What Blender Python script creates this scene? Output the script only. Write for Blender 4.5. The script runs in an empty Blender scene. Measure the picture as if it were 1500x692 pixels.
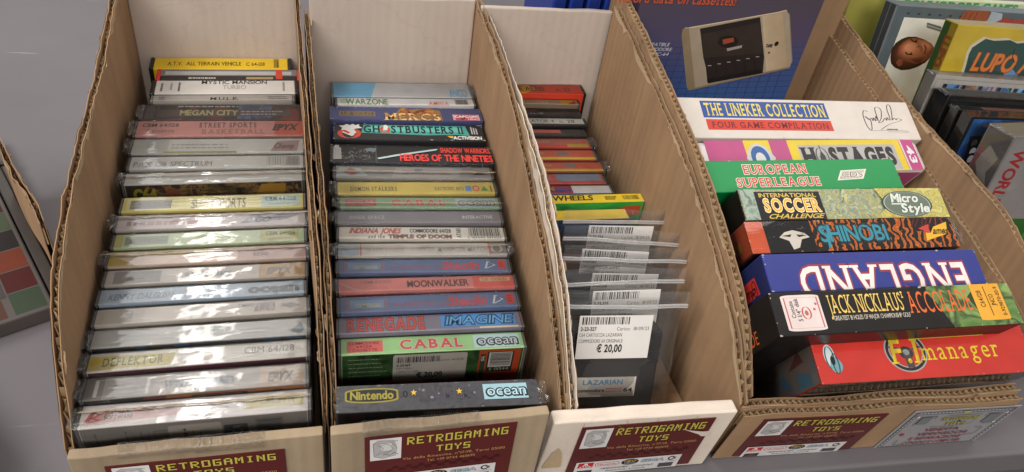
import bpy, bmesh, math, random
from mathutils import Vector, Matrix, noise
random.seed(7)
sc = bpy.context.scene
col = sc.collection

# ---------------------------------------------------------------- camera, light, exposure
# Working frame: millimetres, origin at the camera, x along the cartons' width, y away, z up.
TABLE_Z = -402.0
PW, PH, F = 1500.0, 692.0, 1090.0
_dy = Vector((-364.0, -947.0, F))
_vx = -230.0
_dn = Vector((_vx, (364.0 * _vx - F * F) / -947.0, F))
AY = _dy.normalized(); AZ = -_dn.normalized(); AX = AY.cross(AZ)
RM = Matrix((AX, AY, AZ))                      # camera (x right, y down, z forward) -> scene axes

def W3(p):                                      # mm -> metres, table top at 0.75 m
    return Vector((p[0] * .001, p[1] * .001, (p[2] - TABLE_Z) * .001 + 0.75))

def ray(px, py):
    return RM @ Vector(((px - PW / 2) / F, (py - PH / 2) / F, 1.0))

def on(px, py, axis, val):
    r = ray(px, py)
    return r * (val / r[axis])

cam = bpy.data.cameras.new("camera")
cam_ob = bpy.data.objects.new("camera", cam)
col.objects.link(cam_ob)
cam.sensor_width = 36.0
cam.lens = 36.0 * F / PW
cam.clip_start = 0.01
cam.clip_end = 100
_fw = RM @ Vector((0, 0, 1)); _up = RM @ Vector((0, -1, 0)); _rt = RM @ Vector((1, 0, 0))
m = Matrix((_rt, _up, -_fw)).transposed().to_4x4()
m.translation = W3((0, 0, 0))
cam_ob.matrix_world = m
sc.camera = cam_ob

wd = bpy.data.worlds.new("World"); sc.world = wd; wd.use_nodes = True
wd.node_tree.nodes["Background"].inputs[0].default_value = (1.0, 0.98, 0.955, 1)
wd.node_tree.nodes["Background"].inputs[1].default_value = 0.52
sc.view_settings.view_transform = 'Standard'
sc.view_settings.look = 'None'
sc.view_settings.exposure = -0.05
sc.view_settings.gamma = 1.0
sc.cycles.transparent_max_bounces = 24
sc.cycles.max_bounces = 8

def area(name, loc, target, sx, sy, power, colr=(1, .975, .94), spread=180):
    l = bpy.data.lights.new(name, 'AREA'); l.shape = 'RECTANGLE'
    l.size = sx; l.size_y = sy; l.energy = power; l.color = colr; l.spread = math.radians(spread)
    o = bpy.data.objects.new(name, l); col.objects.link(o)
    o.location = loc
    d = Vector(target) - Vector(loc)
    o.rotation_euler = d.to_track_quat('-Z', 'Y').to_euler()
    return o
# fluorescent battens of the hall, running away from the viewer above the far side of the table; three added fills follow
area("ceiling_tube_light", (-0.44, 2.75, 3.10), (-0.44, 2.70, 0.75), 0.13, 2.6, 20)
area("panel_and_fill_light", (-0.52, 2.75, 3.14), (-0.52, 2.70, 0.75), 1.0, 2.6, 34)
area("panel_and_fill_light", (1.9, 1.0, 3.14), (0.3, .4, 0.75), 1.2, 1.2, 18)  # added on the right for general brightness
area("panel_and_fill_light", (-1.7, -0.4, 2.9), (0.25, .3, 0.75), 1.2, 1.2, 58)  # added on the left to brighten the boxes' left ends
area("panel_and_fill_light", (-0.5, -2.5, 2.9), (0.1, .4, 0.75), 2.4, 1.0, 72)  # added fill behind the camera for surfaces facing it

# ---------------------------------------------------------------- materials
def lin(h):
    h = h.lstrip('#')
    v = [int(h[i:i + 2], 16) / 255 for i in (0, 2, 4)]
    return tuple(c / 12.92 if c <= .04045 else ((c + .055) / 1.055) ** 2.4 for c in v)

_M = {}
def _new(name):
    mt = bpy.data.materials.new(name); mt.use_nodes = True
    nt = mt.node_tree
    return mt, nt, nt.nodes["Principled BSDF"]
def N(nt, t, **kw):
    n = nt.nodes.new(t)
    for k, v in kw.items(): setattr(n, k, v)
    return n

def ink(hexc, rough=.42, coat=0.0, var=.10, scale=60):
    """printed or moulded surface: colour with faint mottling and uneven gloss"""
    key = ('ink', hexc, rough, coat, var)
    if key in _M: return _M[key]
    mt, nt, b = _new("ink_" + hexc.strip('#'))
    c = lin(hexc)
    tc = N(nt, 'ShaderNodeTexCoord'); nz = N(nt, 'ShaderNodeTexNoise')
    nz.inputs['Scale'].default_value = scale; nz.inputs['Detail'].default_value = 6
    nt.links.new(tc.outputs['Object'], nz.inputs['Vector'])
    r = N(nt, 'ShaderNodeValToRGB')
    r.color_ramp.elements[0].position = .3; r.color_ramp.elements[1].position = .75
    r.color_ramp.elements[0].color = (*[x * (1 - var) for x in c], 1)
    r.color_ramp.elements[1].color = (*[min(1, x * (1 + var)) for x in c], 1)
    nt.links.new(nz.outputs['Fac'], r.inputs['Fac'])
    sn = N(nt, 'ShaderNodeTexNoise'); sn.inputs['Scale'].default_value = 420; sn.inputs['Detail'].default_value = 5; sn.inputs['Roughness'].default_value = .75
    nt.links.new(tc.outputs['Object'], sn.inputs['Vector'])
    sm = N(nt, 'ShaderNodeMapRange'); sm.inputs['From Min'].default_value = .66; sm.inputs['From Max'].default_value = .76; sm.inputs['To Max'].default_value = .35
    nt.links.new(sn.outputs['Fac'], sm.inputs['Value'])
    sx = N(nt, 'ShaderNodeMixRGB'); sx.inputs['Color2'].default_value = (*[x * .5 + .28 for x in c], 1)
    nt.links.new(sm.outputs['Result'], sx.inputs['Fac']); nt.links.new(r.outputs['Color'], sx.inputs['Color1'])
    nt.links.new(sx.outputs['Color'], b.inputs['Base Color'])
    mr = N(nt, 'ShaderNodeMapRange')
    mr.inputs['To Min'].default_value = rough - .1; mr.inputs['To Max'].default_value = rough + .12
    nt.links.new(nz.outputs['Fac'], mr.inputs['Value'])
    nt.links.new(mr.outputs['Result'], b.inputs['Roughness'])
    b.inputs['Coat Weight'].default_value = coat * .35; b.inputs['Coat Roughness'].default_value = .2
    b.inputs['Specular IOR Level'].default_value = .3
    _M[key] = mt
    return mt

def art(key_, cols, scale=120, detail=4, dist=0.5, rough=.4, stretch=(1, 1, 1), const=True):
    """mottled printed picture: noise through a stepped colour ramp"""
    key = ('art', key_)
    if key in _M: return _M[key]
    mt, nt, b = _new("picture_" + key_)
    tc = N(nt, 'ShaderNodeTexCoord'); mp = N(nt, 'ShaderNodeMapping'); nz = N(nt, 'ShaderNodeTexNoise')
    mp.inputs['Scale'].default_value = stretch
    nz.inputs['Scale'].default_value = scale; nz.inputs['Detail'].default_value = detail
    nz.inputs['Distortion'].default_value = dist
    r = N(nt, 'ShaderNodeValToRGB')
    if const: r.color_ramp.interpolation = 'CONSTANT'
    n = len(cols)
    while len(r.color_ramp.elements) < n: r.color_ramp.elements.new(.5)
    for i, c in enumerate(cols):
        r.color_ramp.elements[i].position = .30 + .42 * i / n if i else 0
        r.color_ramp.elements[i].color = (*lin(c), 1)
    nt.links.new(tc.outputs['Object'], mp.inputs['Vector']); nt.links.new(mp.outputs['Vector'], nz.inputs['Vector'])
    nt.links.new(nz.outputs['Fac'], r.inputs['Fac']); nt.links.new(r.outputs['Color'], b.inputs['Base Color'])
    b.inputs['Roughness'].default_value = rough
    _M[key] = mt
    return mt

def tiger():
    if 'tiger' in _M: return _M['tiger']
    mt, nt, b = _new("picture_orange_black_streaks")
    tc = N(nt, 'ShaderNodeTexCoord'); w = N(nt, 'ShaderNodeTexWave')
    w.inputs['Scale'].default_value = 60; w.inputs['Distortion'].default_value = 12; w.inputs['Detail'].default_value = 3
    w.inputs['Detail Scale'].default_value = 1.6
    r = N(nt, 'ShaderNodeValToRGB'); r.color_ramp.interpolation = 'CONSTANT'
    r.color_ramp.elements[0].color = (*lin('#1a1512'), 1)
    r.color_ramp.elements[1].position = .6; r.color_ramp.elements[1].color = (*lin('#e08020'), 1)
    e = r.color_ramp.elements.new(.9); e.color = (*lin('#c8641c'), 1)
    nt.links.new(tc.outputs['Object'], w.inputs['Vector']); nt.links.new(w.outputs['Fac'], r.inputs['Fac'])
    nt.links.new(r.outputs['Color'], b.inputs['Base Color']); b.inputs['Roughness'].default_value = .4
    _M['tiger'] = mt
    return mt

def film(name, tint=.97, rough=.06, bump=.0, scale=(40, 160, 160), haze=0.0, ior=1.5, boost=1.0, crease=0.0, cscale=(18, 120, 120)):
    """clear plastic or cellophane: see-through with a Fresnel sheen broken up by wrinkles"""
    key = ('film', name)
    if key in _M: return _M[key]
    mt = bpy.data.materials.new(name); mt.use_nodes = True
    nt = mt.node_tree; nt.nodes.remove(nt.nodes["Principled BSDF"])
    out = nt.nodes["Material Output"]
    tr = N(nt, 'ShaderNodeBsdfTransparent'); tr.inputs['Color'].default_value = (tint, tint, tint, 1)
    gl = N(nt, 'ShaderNodeBsdfGlossy'); gl.inputs['Roughness'].default_value = rough
    fr = N(nt, 'ShaderNodeFresnel'); fr.inputs['IOR'].default_value = ior
    tc = N(nt, 'ShaderNodeTexCoord'); mp = N(nt, 'ShaderNodeMapping'); nz = N(nt, 'ShaderNodeTexNoise')
    mp.inputs['Scale'].default_value = scale
    nz.inputs['Scale'].default_value = 1; nz.inputs['Detail'].default_value = 5; nz.inputs['Distortion'].default_value = 1.5
    bp = N(nt, 'ShaderNodeBump'); bp.inputs['Strength'].default_value = bump; bp.inputs['Distance'].default_value = .002
    nt.links.new(tc.outputs['Object'], mp.inputs['Vector']); nt.links.new(mp.outputs['Vector'], nz.inputs['Vector'])
    nt.links.new(nz.outputs['Fac'], bp.inputs['Height'])
    if crease:
        mp2 = N(nt, 'ShaderNodeMapping'); mp2.inputs['Scale'].default_value = cscale
        nz2 = N(nt, 'ShaderNodeTexNoise'); nz2.inputs['Scale'].default_value = 1.3; nz2.inputs['Detail'].default_value = 3
        mxv = N(nt, 'ShaderNodeMixRGB', blend_type='ADD'); mxv.inputs['Fac'].default_value = 1.1
        vo = N(nt, 'ShaderNodeTexVoronoi', feature='DISTANCE_TO_EDGE'); vo.inputs['Scale'].default_value = 1
        mr = N(nt, 'ShaderNodeMapRange'); mr.inputs['From Max'].default_value = .14
        bq = N(nt, 'ShaderNodeBump'); bq.inputs['Strength'].default_value = crease; bq.inputs['Distance'].default_value = .0008
        nt.links.new(tc.outputs['Object'], mp2.inputs['Vector']); nt.links.new(mp2.outputs['Vector'], nz2.inputs['Vector'])
        nt.links.new(mp2.outputs['Vector'], mxv.inputs['Color1']); nt.links.new(nz2.outputs['Color'], mxv.inputs['Color2'])
        nt.links.new(mxv.outputs['Color'], vo.inputs['Vector']); nt.links.new(vo.outputs['Distance'], mr.inputs['Value'])
        nt.links.new(mr.outputs['Result'], bq.inputs['Height']); nt.links.new(bq.outputs['Normal'], bp.inputs['Normal'])
    nt.links.new(bp.outputs['Normal'], gl.inputs['Normal']); nt.links.new(bp.outputs['Normal'], fr.inputs['Normal'])
    mm = N(nt, 'ShaderNodeMath', operation='MULTIPLY'); mm.inputs[1].default_value = boost; mm.use_clamp = True
    nt.links.new(fr.outputs['Fac'], mm.inputs[0])
    mx = N(nt, 'ShaderNodeMixShader')
    nt.links.new(mm.outputs[0], mx.inputs[0]); nt.links.new(tr.outputs[0], mx.inputs[1]); nt.links.new(gl.outputs[0], mx.inputs[2])
    last = mx
    if haze > 0:
        df = N(nt, 'ShaderNodeBsdfDiffuse'); df.inputs['Color'].default_value = (.8, .8, .8, 1)
        m2 = N(nt, 'ShaderNodeMixShader'); m2.inputs[0].default_value = haze
        nt.links.new(mx.outputs[0], m2.inputs[1]); nt.links.new(df.outputs[0], m2.inputs[2]); last = m2
    nt.links.new(last.outputs[0], out.inputs['Surface'])
    _M[key] = mt
    return mt

def board(name, hexc, flute=0.16, stain=.16, axis='Y', rough=.85):
    """corrugated board liner: fibres, faint flute lines, scuffs"""
    key = ('board', name)
    if key in _M: return _M[key]
    mt, nt, b = _new("cardboard_" + name)
    c = lin(hexc)
    tc = N(nt, 'ShaderNodeTexCoord')
    w = N(nt, 'ShaderNodeTexWave', bands_direction=axis); w.inputs['Scale'].default_value = 42
    w.inputs['Distortion'].default_value = 1.2; w.inputs['Detail'].default_value = 2; w.inputs['Detail Scale'].default_value = .6
    mp = N(nt, 'ShaderNodeMapping'); mp.inputs['Scale'].default_value = (1, 1, .06)
    nt.links.new(tc.outputs['Object'], mp.inputs['Vector']); nt.links.new(mp.outputs['Vector'], w.inputs['Vector'])
    n1 = N(nt, 'ShaderNodeTexNoise'); n1.inputs['Scale'].default_value = 14; n1.inputs['Detail'].default_value = 8; n1.inputs['Roughness'].default_value = .65
    n2 = N(nt, 'ShaderNodeTexNoise'); n2.inputs['Scale'].default_value = 700; n2.inputs['Detail'].default_value = 3
    n3 = N(nt, 'ShaderNodeTexNoise'); n3.inputs['Scale'].default_value = 30; n3.inputs['Detail'].default_value = 3
    mp3 = N(nt, 'ShaderNodeMapping'); mp3.inputs['Scale'].default_value = (1, 2.2, .12)
    nt.links.new(tc.outputs['Object'], mp3.inputs['Vector']); nt.links.new(mp3.outputs['Vector'], n3.inputs['Vector'])
    for n in (n1, n2): nt.links.new(tc.outputs['Object'], n.inputs['Vector'])
    r = N(nt, 'ShaderNodeValToRGB')
    r.color_ramp.elements[0].position = .3; r.color_ramp.elements[1].position = .7
    r.color_ramp.elements[0].color = (*[x * (1 - stain) for x in c], 1)
    r.color_ramp.elements[1].color = (*[min(1, x * (1 + stain * .7)) for x in c], 1)
    ad = N(nt, 'ShaderNodeMath', operation='ADD'); ml = N(nt, 'ShaderNodeMath', operation='MULTIPLY'); ml.inputs[1].default_value = .5
    nt.links.new(n1.outputs['Fac'], ad.inputs[0]); nt.links.new(n3.outputs['Fac'], ad.inputs[1])
    nt.links.new(ad.outputs[0], ml.inputs[0]); nt.links.new(ml.outputs[0], r.inputs['Fac'])
    vo = N(nt, 'ShaderNodeTexVoronoi', feature='DISTANCE_TO_EDGE'); vo.inputs['Scale'].default_value = 9
    dn = N(nt, 'ShaderNodeTexNoise'); dn.inputs['Scale'].default_value = 18; dn.inputs['Detail'].default_value = 4
    mv = N(nt, 'ShaderNodeMixRGB'); mv.inputs['Fac'].default_value = .12
    nt.links.new(tc.outputs['Object'], dn.inputs['Vector']); nt.links.new(tc.outputs['Object'], mv.inputs['Color1']); nt.links.new(dn.outputs['Color'], mv.inputs['Color2'])
    nt.links.new(mv.outputs['Color'], vo.inputs['Vector'])
    cr = N(nt, 'ShaderNodeMapRange'); cr.inputs['From Max'].default_value = .018; cr.inputs['To Min'].default_value = .9; cr.inputs['To Max'].default_value = 1
    nt.links.new(vo.outputs['Distance'], cr.inputs['Value'])
    mu = N(nt, 'ShaderNodeMixRGB', blend_type='MULTIPLY'); mu.inputs['Fac'].default_value = .5
    nt.links.new(r.outputs['Color'], mu.inputs['Color1']); nt.links.new(cr.outputs['Result'], mu.inputs['Color2'])
    nt.links.new(mu.outputs['Color'], b.inputs['Base Color'])
    b1 = N(nt, 'ShaderNodeBump'); b1.inputs['Strength'].default_value = flute; b1.inputs['Distance'].default_value = .0012
    b2 = N(nt, 'ShaderNodeBump'); b2.inputs['Strength'].default_value = .25; b2.inputs['Distance'].default_value = .0006
    b3 = N(nt, 'ShaderNodeBump'); b3.inputs['Strength'].default_value = .25; b3.inputs['Distance'].default_value = .004
    nt.links.new(w.outputs['Fac'], b1.inputs['Height']); nt.links.new(n2.outputs['Fac'], b2.inputs['Height']); nt.links.new(n3.outputs['Fac'], b3.inputs['Height'])
    nt.links.new(b3.outputs['Normal'], b1.inputs['Normal'])
    nt.links.new(b1.outputs['Normal'], b2.inputs['Normal']); nt.links.new(b2.outputs['Normal'], b.inputs['Normal'])
    b.inputs['Roughness'].default_value = rough
    _M[key] = mt
    return mt

KRAFT = lambda: board('kraft', '#957556', .20, .28)
KRAFT_EDGE = lambda: board('kraft_edge', '#b09878', 0, .25)
FLUTE = lambda: board('flute', '#a98d69', 0, .3)
CREAM = lambda: board('cream', '#917e66', .14, .30, 'X')
WHITE = lambda: board('white_liner', '#b0a195', .08, .08, 'X')
WORN = lambda: board('worn_white', '#cfc0b1', .2, .18)
CASE = lambda: film('clear_case_plastic', .98, .05, .05)
WRAP = lambda: film('cellophane', .99, .07, .05, (14, 90, 90), haze=.01, crease=.075, cscale=(18, 85, 85))
SMOOTH = lambda: film('shrink_film', .99, .05, .04, (14, 50, 50), haze=.006, crease=.06, cscale=(14, 30, 30))
WRAPX = lambda: film('crumpled_cellophane', .98, .10, .4, (120, 170, 170), haze=.03)
BAG = lambda: film('bag_film', .985, .08, .25, (60, 60, 30), haze=.03, crease=.35, cscale=(60, 60, 40))
# ---------------------------------------------------------------- glyphs (built-in font, each drawn once)
CH = [chr(i) for i in range(33, 127)] + ['€', '°']
GL = {}
def _glyphs():
    obs = []
    for key, off in (('r', 0.0), ('b', .018), ('h', .032), ('f', .062)):
        for ch in CH:
            c = bpy.data.curves.new('g', 'FONT'); c.body = ch; c.offset = off; c.resolution_u = 3; c.fill_mode = 'FRONT'
            o = bpy.data.objects.new('g', c); col.objects.link(o); obs.append((key, ch, o, c))
    dg = bpy.context.evaluated_depsgraph_get(); dg.update()
    for key, ch, o, c in obs:
        me = o.evaluated_get(dg).to_mesh()
        GL[key, ch] = ([(v.co.x, v.co.y) for v in me.vertices], [tuple(p.vertices) for p in me.polygons])
        o.evaluated_get(dg).to_mesh_clear()
    for key, ch, o, c in obs:
        bpy.data.objects.remove(o); bpy.data.curves.remove(c)
_glyphs()
CAP = max(y for x, y in GL['r', 'H'][0])
PIX = {'R': "11110 10001 10001 11110 10100 10010 10001", 'E': "11111 10000 10000 11110 10000 10000 11111",
       'T': "11111 00100 00100 00100 00100 00100 00100", 'O': "11111 10001 10001 10001 10001 10001 11111",
       'G': "11111 10000 10000 10111 10001 10001 11111", 'A': "01110 10001 10001 11111 10001 10001 10001",
       'M': "10001 11011 10101 10101 10001 10001 10001", 'I': "01110 00100 00100 00100 00100 00100 01110",
       'N': "10001 11001 10101 10101 10011 10001 10001", 'Y': "10001 10001 01010 00100 00100 00100 00100",
       'S': "11111 10000 10000 11111 00001 00001 11111", ' ': "00000 00000 00000 00000 00000 00000 00000"}

def layout(txt, key='r', serif=False, space=.09):
    polys = []; slabs = []; x = 0.0
    for ch in txt:
        if ch == ' ': x += .32; continue
        if ('r', ch) not in GL: continue
        rv = GL['r', ch][0]; x0 = min(p[0] for p in rv); x1 = max(p[0] for p in rv)
        v, f = GL[key, ch]
        if serif: x += .06
        for p in f: polys.append([(v[i][0] - x0 + x, v[i][1]) for i in p])
        if serif:
            cnt = {}
            for p in f:
                for a, b in zip(p, p[1:] + p[:1]): cnt[frozenset((a, b))] = cnt.get(frozenset((a, b)), 0) + 1
            for e, c in cnt.items():
                if c != 1: continue
                a, b = tuple(e)
                (ax, ay), (bx, by) = v[a], v[b]
                ln = abs(ax - bx)
                if abs(ay - by) < .004 and .03 < ln < .26:
                    for lev, sgn in ((min(q[1] for q in v), 1), (max(q[1] for q in v), -1)):
                        if abs(ay - lev) < .01:
                            l, r = min(ax, bx) - .075, max(ax, bx) + .075
                            yy = ay; y2 = ay + sgn * .055
                            slabs.append([(l - x0 + x, min(yy, y2)), (r - x0 + x, min(yy, y2)), (r - x0 + x, max(yy, y2)), (l - x0 + x, max(yy, y2))])
            x += .06
        x += (x1 - x0) + space
    return polys, slabs, max(x - space, .01)

# ---------------------------------------------------------------- mesh builder (millimetres in, metres out)
class MB:
    def __init__(s):
        s.v = []; s.f = []; s.mi = []; s.mats = []; s.smooth = set()
    def mat(s, m):
        if m not in s.mats: s.mats.append(m)
        return s.mats.index(m)
    def poly(s, pts, m, smooth=False):
        b = len(s.v); s.v += [tuple(p) for p in pts]
        s.f.append(tuple(range(b, b + len(pts)))); s.mi.append(s.mat(m))
        if smooth: s.smooth.add(len(s.f) - 1)
    def mesh(s, verts, faces, m, smooth=False):
        b = len(s.v); s.v += [tuple(p) for p in verts]; k = s.mat(m)
        for f in faces:
            s.f.append(tuple(b + i for i in f)); s.mi.append(k)
            if smooth: s.smooth.add(len(s.f) - 1)
    def box(s, x0, x1, y0, y1, z0, z1, m, bev=0.6, seg=2, skip_top=False):
        bm = bmesh.new()
        bmesh.ops.create_cube(bm, size=1)
        for v in bm.verts:
            v.co = Vector((x0 + (v.co.x + .5) * (x1 - x0), y0 + (v.co.y + .5) * (y1 - y0), z0 + (v.co.z + .5) * (z1 - z0)))
        if bev > 0:
            bmesh.ops.bevel(bm, geom=bm.edges[:], offset=bev, segments=seg, affect='EDGES', profile=.5)
        bm.verts.index_update()
        s.mesh([v.co for v in bm.verts], [[v.index for v in f.verts] for f in bm.faces], m)
        bm.free()
    def tube(s, pts, r, m, n=6):
        pts = [Vector(p) for p in pts]; rings = []
        for i, p in enumerate(pts):
            d = (pts[min(i + 1, len(pts) - 1)] - pts[max(i - 1, 0)]).normalized()
            a = d.orthogonal().normalized(); b = d.cross(a)
            rings.append([p + a * math.cos(k * 2 * math.pi / n) * r + b * math.sin(k * 2 * math.pi / n) * r for k in range(n)])
        vs = [q for r_ in rings for q in r_]; fs = []
        for i in range(len(rings) - 1):
            for k in range(n):
                fs.append((i * n + k, i * n + (k + 1) % n, (i + 1) * n + (k + 1) % n, (i + 1) * n + k))
        s.mesh(vs, fs, m, True)
    def build(s, name, parent=None, mat4=None):
        me = bpy.data.meshes.new(name)
        me.from_pydata([(x * .001, y * .001, z * .001) for x, y, z in s.v], [], s.f)
        for m in s.mats: me.materials.append(m)
        for i, p in enumerate(me.polygons):
            p.material_index = s.mi[i]
            if i in s.smooth: p.use_smooth = True
        o = bpy.data.objects.new(name, me); col.objects.link(o)
        if parent is not None: o.parent = parent
        if mat4 is not None: o.matrix_world = mat4
        return o

def clip_poly(pts, c):
    for ax, lim, sg in ((0, c[0], 1), (0, c[2], -1), (1, c[1], 1), (1, c[3], -1)):
        out = []
        for k in range(len(pts)):
            p, q = pts[k - 1], pts[k]
            ip, iq = (p[ax] - lim) * sg >= 0, (q[ax] - lim) * sg >= 0
            if ip != iq:
                t = (lim - p[ax]) / (q[ax] - p[ax]); out.append((p[0] + (q[0] - p[0]) * t, p[1] + (q[1] - p[1]) * t))
            if iq: out.append(q)
        pts = out
        if not pts: break
    return pts

class Print:
    """flat lettering and artwork laid on one face of a mesh, in that face's own u, v (mm)"""
    def __init__(s, mb, O, U, V, eps=.05):
        s.mb = mb; s.O = Vector(O); s.U = Vector(U); s.V = Vector(V); s.Nn = s.U.cross(s.V).normalized(); s.e = eps; s.k = eps
    tone = 1.0; ttone = 1.0
    def adj(s, c, lettering=False):
        """inlay inks lightened in place of sheen, or lettering darkened against the glare"""
        v = [int(c[k:k + 2], 16) for k in (1, 3, 5)]; f = 1.0
        if s.tone != 1 and sum(v) > 276: f = s.tone
        if lettering: f *= s.ttone
        if f == 1: return c
        return '#%02x%02x%02x' % tuple(min(228, int(x * f)) for x in v)
    def P(s, u, v): return s.O + s.U * u + s.V * v + s.Nn * s.k
    def up(s): s.k += .009
    def poly(s, pts, c, **kw):
        m = c if not isinstance(c, str) else ink(s.adj(c), **kw)
        s.mb.poly([s.P(*p) for p in pts], m); s.up()
    def rect(s, u0, v0, u1, v1, c, **kw):
        s.poly([(u0, v0), (u1, v0), (u1, v1), (u0, v1)], c, **kw)
    def frame(s, u0, v0, u1, v1, w, c):
        m = ink(s.adj(c))
        for a in ((u0, v0, u1, v0 + w), (u0, v1 - w, u1, v1), (u0, v0 + w, u0 + w, v1 - w), (u1 - w, v0 + w, u1, v1 - w)):
            s.mb.poly([s.P(*p) for p in ((a[0], a[1]), (a[2], a[1]), (a[2], a[3]), (a[0], a[3]))], m)
        s.up()
    def rrect(s, u0, v0, u1, v1, r, c):
        pts = []
        for cx, cy, a in ((u1 - r, v0 + r, -90), (u1 - r, v1 - r, 0), (u0 + r, v1 - r, 90), (u0 + r, v0 + r, 180)):
            for k in range(6):
                t = math.radians(a + 18 * k); pts.append((cx + r * math.cos(t), cy + r * math.sin(t)))
        s.poly(pts, c)
    def ell(s, cx, cy, rx, ry, c, n=28, rot=0):
        ca, sa = math.cos(rot), math.sin(rot)
        s.poly([(cx + rx * math.cos(t) * ca - ry * math.sin(t) * sa, cy + rx * math.cos(t) * sa + ry * math.sin(t) * ca)
                for t in [i * 2 * math.pi / n for i in range(n)]], c)
    def blend(s, pts, foc, c0, c1, n=7, sh=.82):
        """printed shading: the outline shrinks towards a point while the ink changes"""
        A0 = [int(c0[k:k + 2], 16) for k in (1, 3, 5)]; A1 = [int(c1[k:k + 2], 16) for k in (1, 3, 5)]
        for k in range(n):
            f = 1 - sh * k / n; t = k / max(1, n - 1)
            s.poly([(foc[0] + (x - foc[0]) * f, foc[1] + (y - foc[1]) * f) for x, y in pts], '#%02x%02x%02x' % tuple(int(p + (q - p) * t) for p, q in zip(A0, A1)))
    def ring(s, cx, cy, rx, ry, w, c, n=32, a0=0, a1=360, rot=0):
        pts = []
        for i in range(n + 1):
            t = math.radians(a0 + (a1 - a0) * i / n); x, y = rx * math.cos(t), ry * math.sin(t)
            pts.append((cx + x * math.cos(rot) - y * math.sin(rot), cy + x * math.sin(rot) + y * math.cos(rot)))
        s.line(pts, w, c)
    def line(s, pts, w, c):
        m = ink(s.adj(c)) if isinstance(c, str) else c
        L, R_ = [], []
        for i, p in enumerate(pts):
            a = pts[max(i - 1, 0)]; b = pts[min(i + 1, len(pts) - 1)]
            d = Vector((b[0] - a[0], b[1] - a[1])); d = d.normalized() if d.length > 1e-9 else Vector((1, 0))
            n = Vector((-d.y, d.x)) * w / 2
            L.append((p[0] + n.x, p[1] + n.y)); R_.append((p[0] - n.x, p[1] - n.y))
        vs = [s.P(*p) for p in L] + [s.P(*p) for p in R_]; k = len(pts)
        s.mb.mesh(vs, [(k + i, k + i + 1, i + 1, i) for i in range(k - 1)], m); s.up()
    def text(s, t, u0, v0, u1, v1, c, key='r', serif=False, shear=0.0, rot=0, out=None, outkey='f', space=.09, clip=None, arc=0.0):
        """fit text into the box: baseline v0, cap height v1; rot 180 turns it upside down, 90 reads upwards"""
        for kk, cc in ((outkey, out), (key, c)):
            if cc is None: continue
            polys, slabs, w = layout(t, kk, serif, space)
            m = ink(s.adj(cc, True)) if isinstance(cc, str) else cc
            for group in (polys, slabs):
                for p in group:
                    q = []
                    for x, y in p:
                        a = x / w; b = y / CAP; a += shear * b * CAP / w
                        b += arc * math.sin(math.pi * min(1, max(0, a)))
                        if rot == 180: a, b = 1 - a, 1 - b
                        if rot == 90: a, b = 1 - b, a
                        if rot == -90: a, b = b, 1 - a
                        q.append((u0 + a * (u1 - u0), v0 + b * (v1 - v0)))
                    if clip:
                        q = clip_poly(q, clip)
                        if len(q) < 3: continue
                    s.mb.poly([s.P(*z) for z in q], m)
                if group is polys and slabs: s.k += .008
            s.up()
    def pixels(s, t, u0, v0, u1, v1, c, shear=0.0):
        n = len(t) * 7 - 2; m = ink(s.adj(c)); du = (u1 - u0) / n; dv = (v1 - v0) / 7
        for i, ch in enumerate(t):
            for r, row in enumerate(PIX[ch].split()):
                k = 0
                while k < 5:
                    if row[k] == '1':
                        j = k
                        while j < 5 and row[j] == '1': j += 1
                        a0 = u0 + (i * 7 + k) * du; a1 = u0 + (i * 7 + j) * du; b1 = v1 - r * dv; b0 = b1 - dv
                        h0, h1 = shear * (b0 - v0), shear * (b1 - v0)
                        s.mb.poly([s.P(a0 - .15 * du + h0, b0), s.P(a1 + .15 * du + h0, b0), s.P(a1 + .15 * du + h1, b1), s.P(a0 - .15 * du + h1, b1)], m)
                        k = j
                    else: k += 1
        s.up()
    def bars(s, u0, v0, u1, v1, c='#1c1a1a', seed=1, along_v=False):
        rd = random.Random(seed); L = (v1 - v0) if along_v else (u1 - u0); x = 0; m = ink(s.adj(c))
        while x < L:
            w = rd.choice((.25, .25, .5, .7)) * L / 22; g = rd.choice((.25, .4, .55)) * L / 22
            a, b = x, min(x + w, L)
            if along_v: s.mb.poly([s.P(u0, v0 + a), s.P(u1, v0 + a), s.P(u1, v0 + b), s.P(u0, v0 + b)], m)
            else: s.mb.poly([s.P(u0 + a, v0), s.P(u0 + b, v0), s.P(u0 + b, v1), s.P(u0 + a, v1)], m)
            x += w + g
        s.up()
    def scribble(s, u0, v0, u1, v1, c, rows, seed=1, fill=.75, w=.5, along_v=False):
        """lines of print too small to read in the photograph"""
        rd = random.Random(seed); m = ink(s.adj(c))
        for r in range(rows):
            k = (r + .5) / rows
            a = 0.0; end = rd.uniform(fill, 1)
            while a < end:
                l = rd.uniform(.03, .10); b = min(a + l, end)
                if along_v:
                    x = u0 + k * (u1 - u0); s.mb.poly([s.P(x - w / 2, v0 + a * (v1 - v0)), s.P(x + w / 2, v0 + a * (v1 - v0)), s.P(x + w / 2, v0 + b * (v1 - v0)), s.P(x - w / 2, v0 + b * (v1 - v0))], m)
                else:
                    y = v1 - k * (v1 - v0); s.mb.poly([s.P(u0 + a * (u1 - u0), y - w / 2), s.P(u0 + b * (u1 - u0), y - w / 2), s.P(u0 + b * (u1 - u0), y + w / 2), s.P(u0 + a * (u1 - u0), y + w / 2)], m)
                a = b + rd.uniform(.012, .03)
        s.up()

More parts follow.
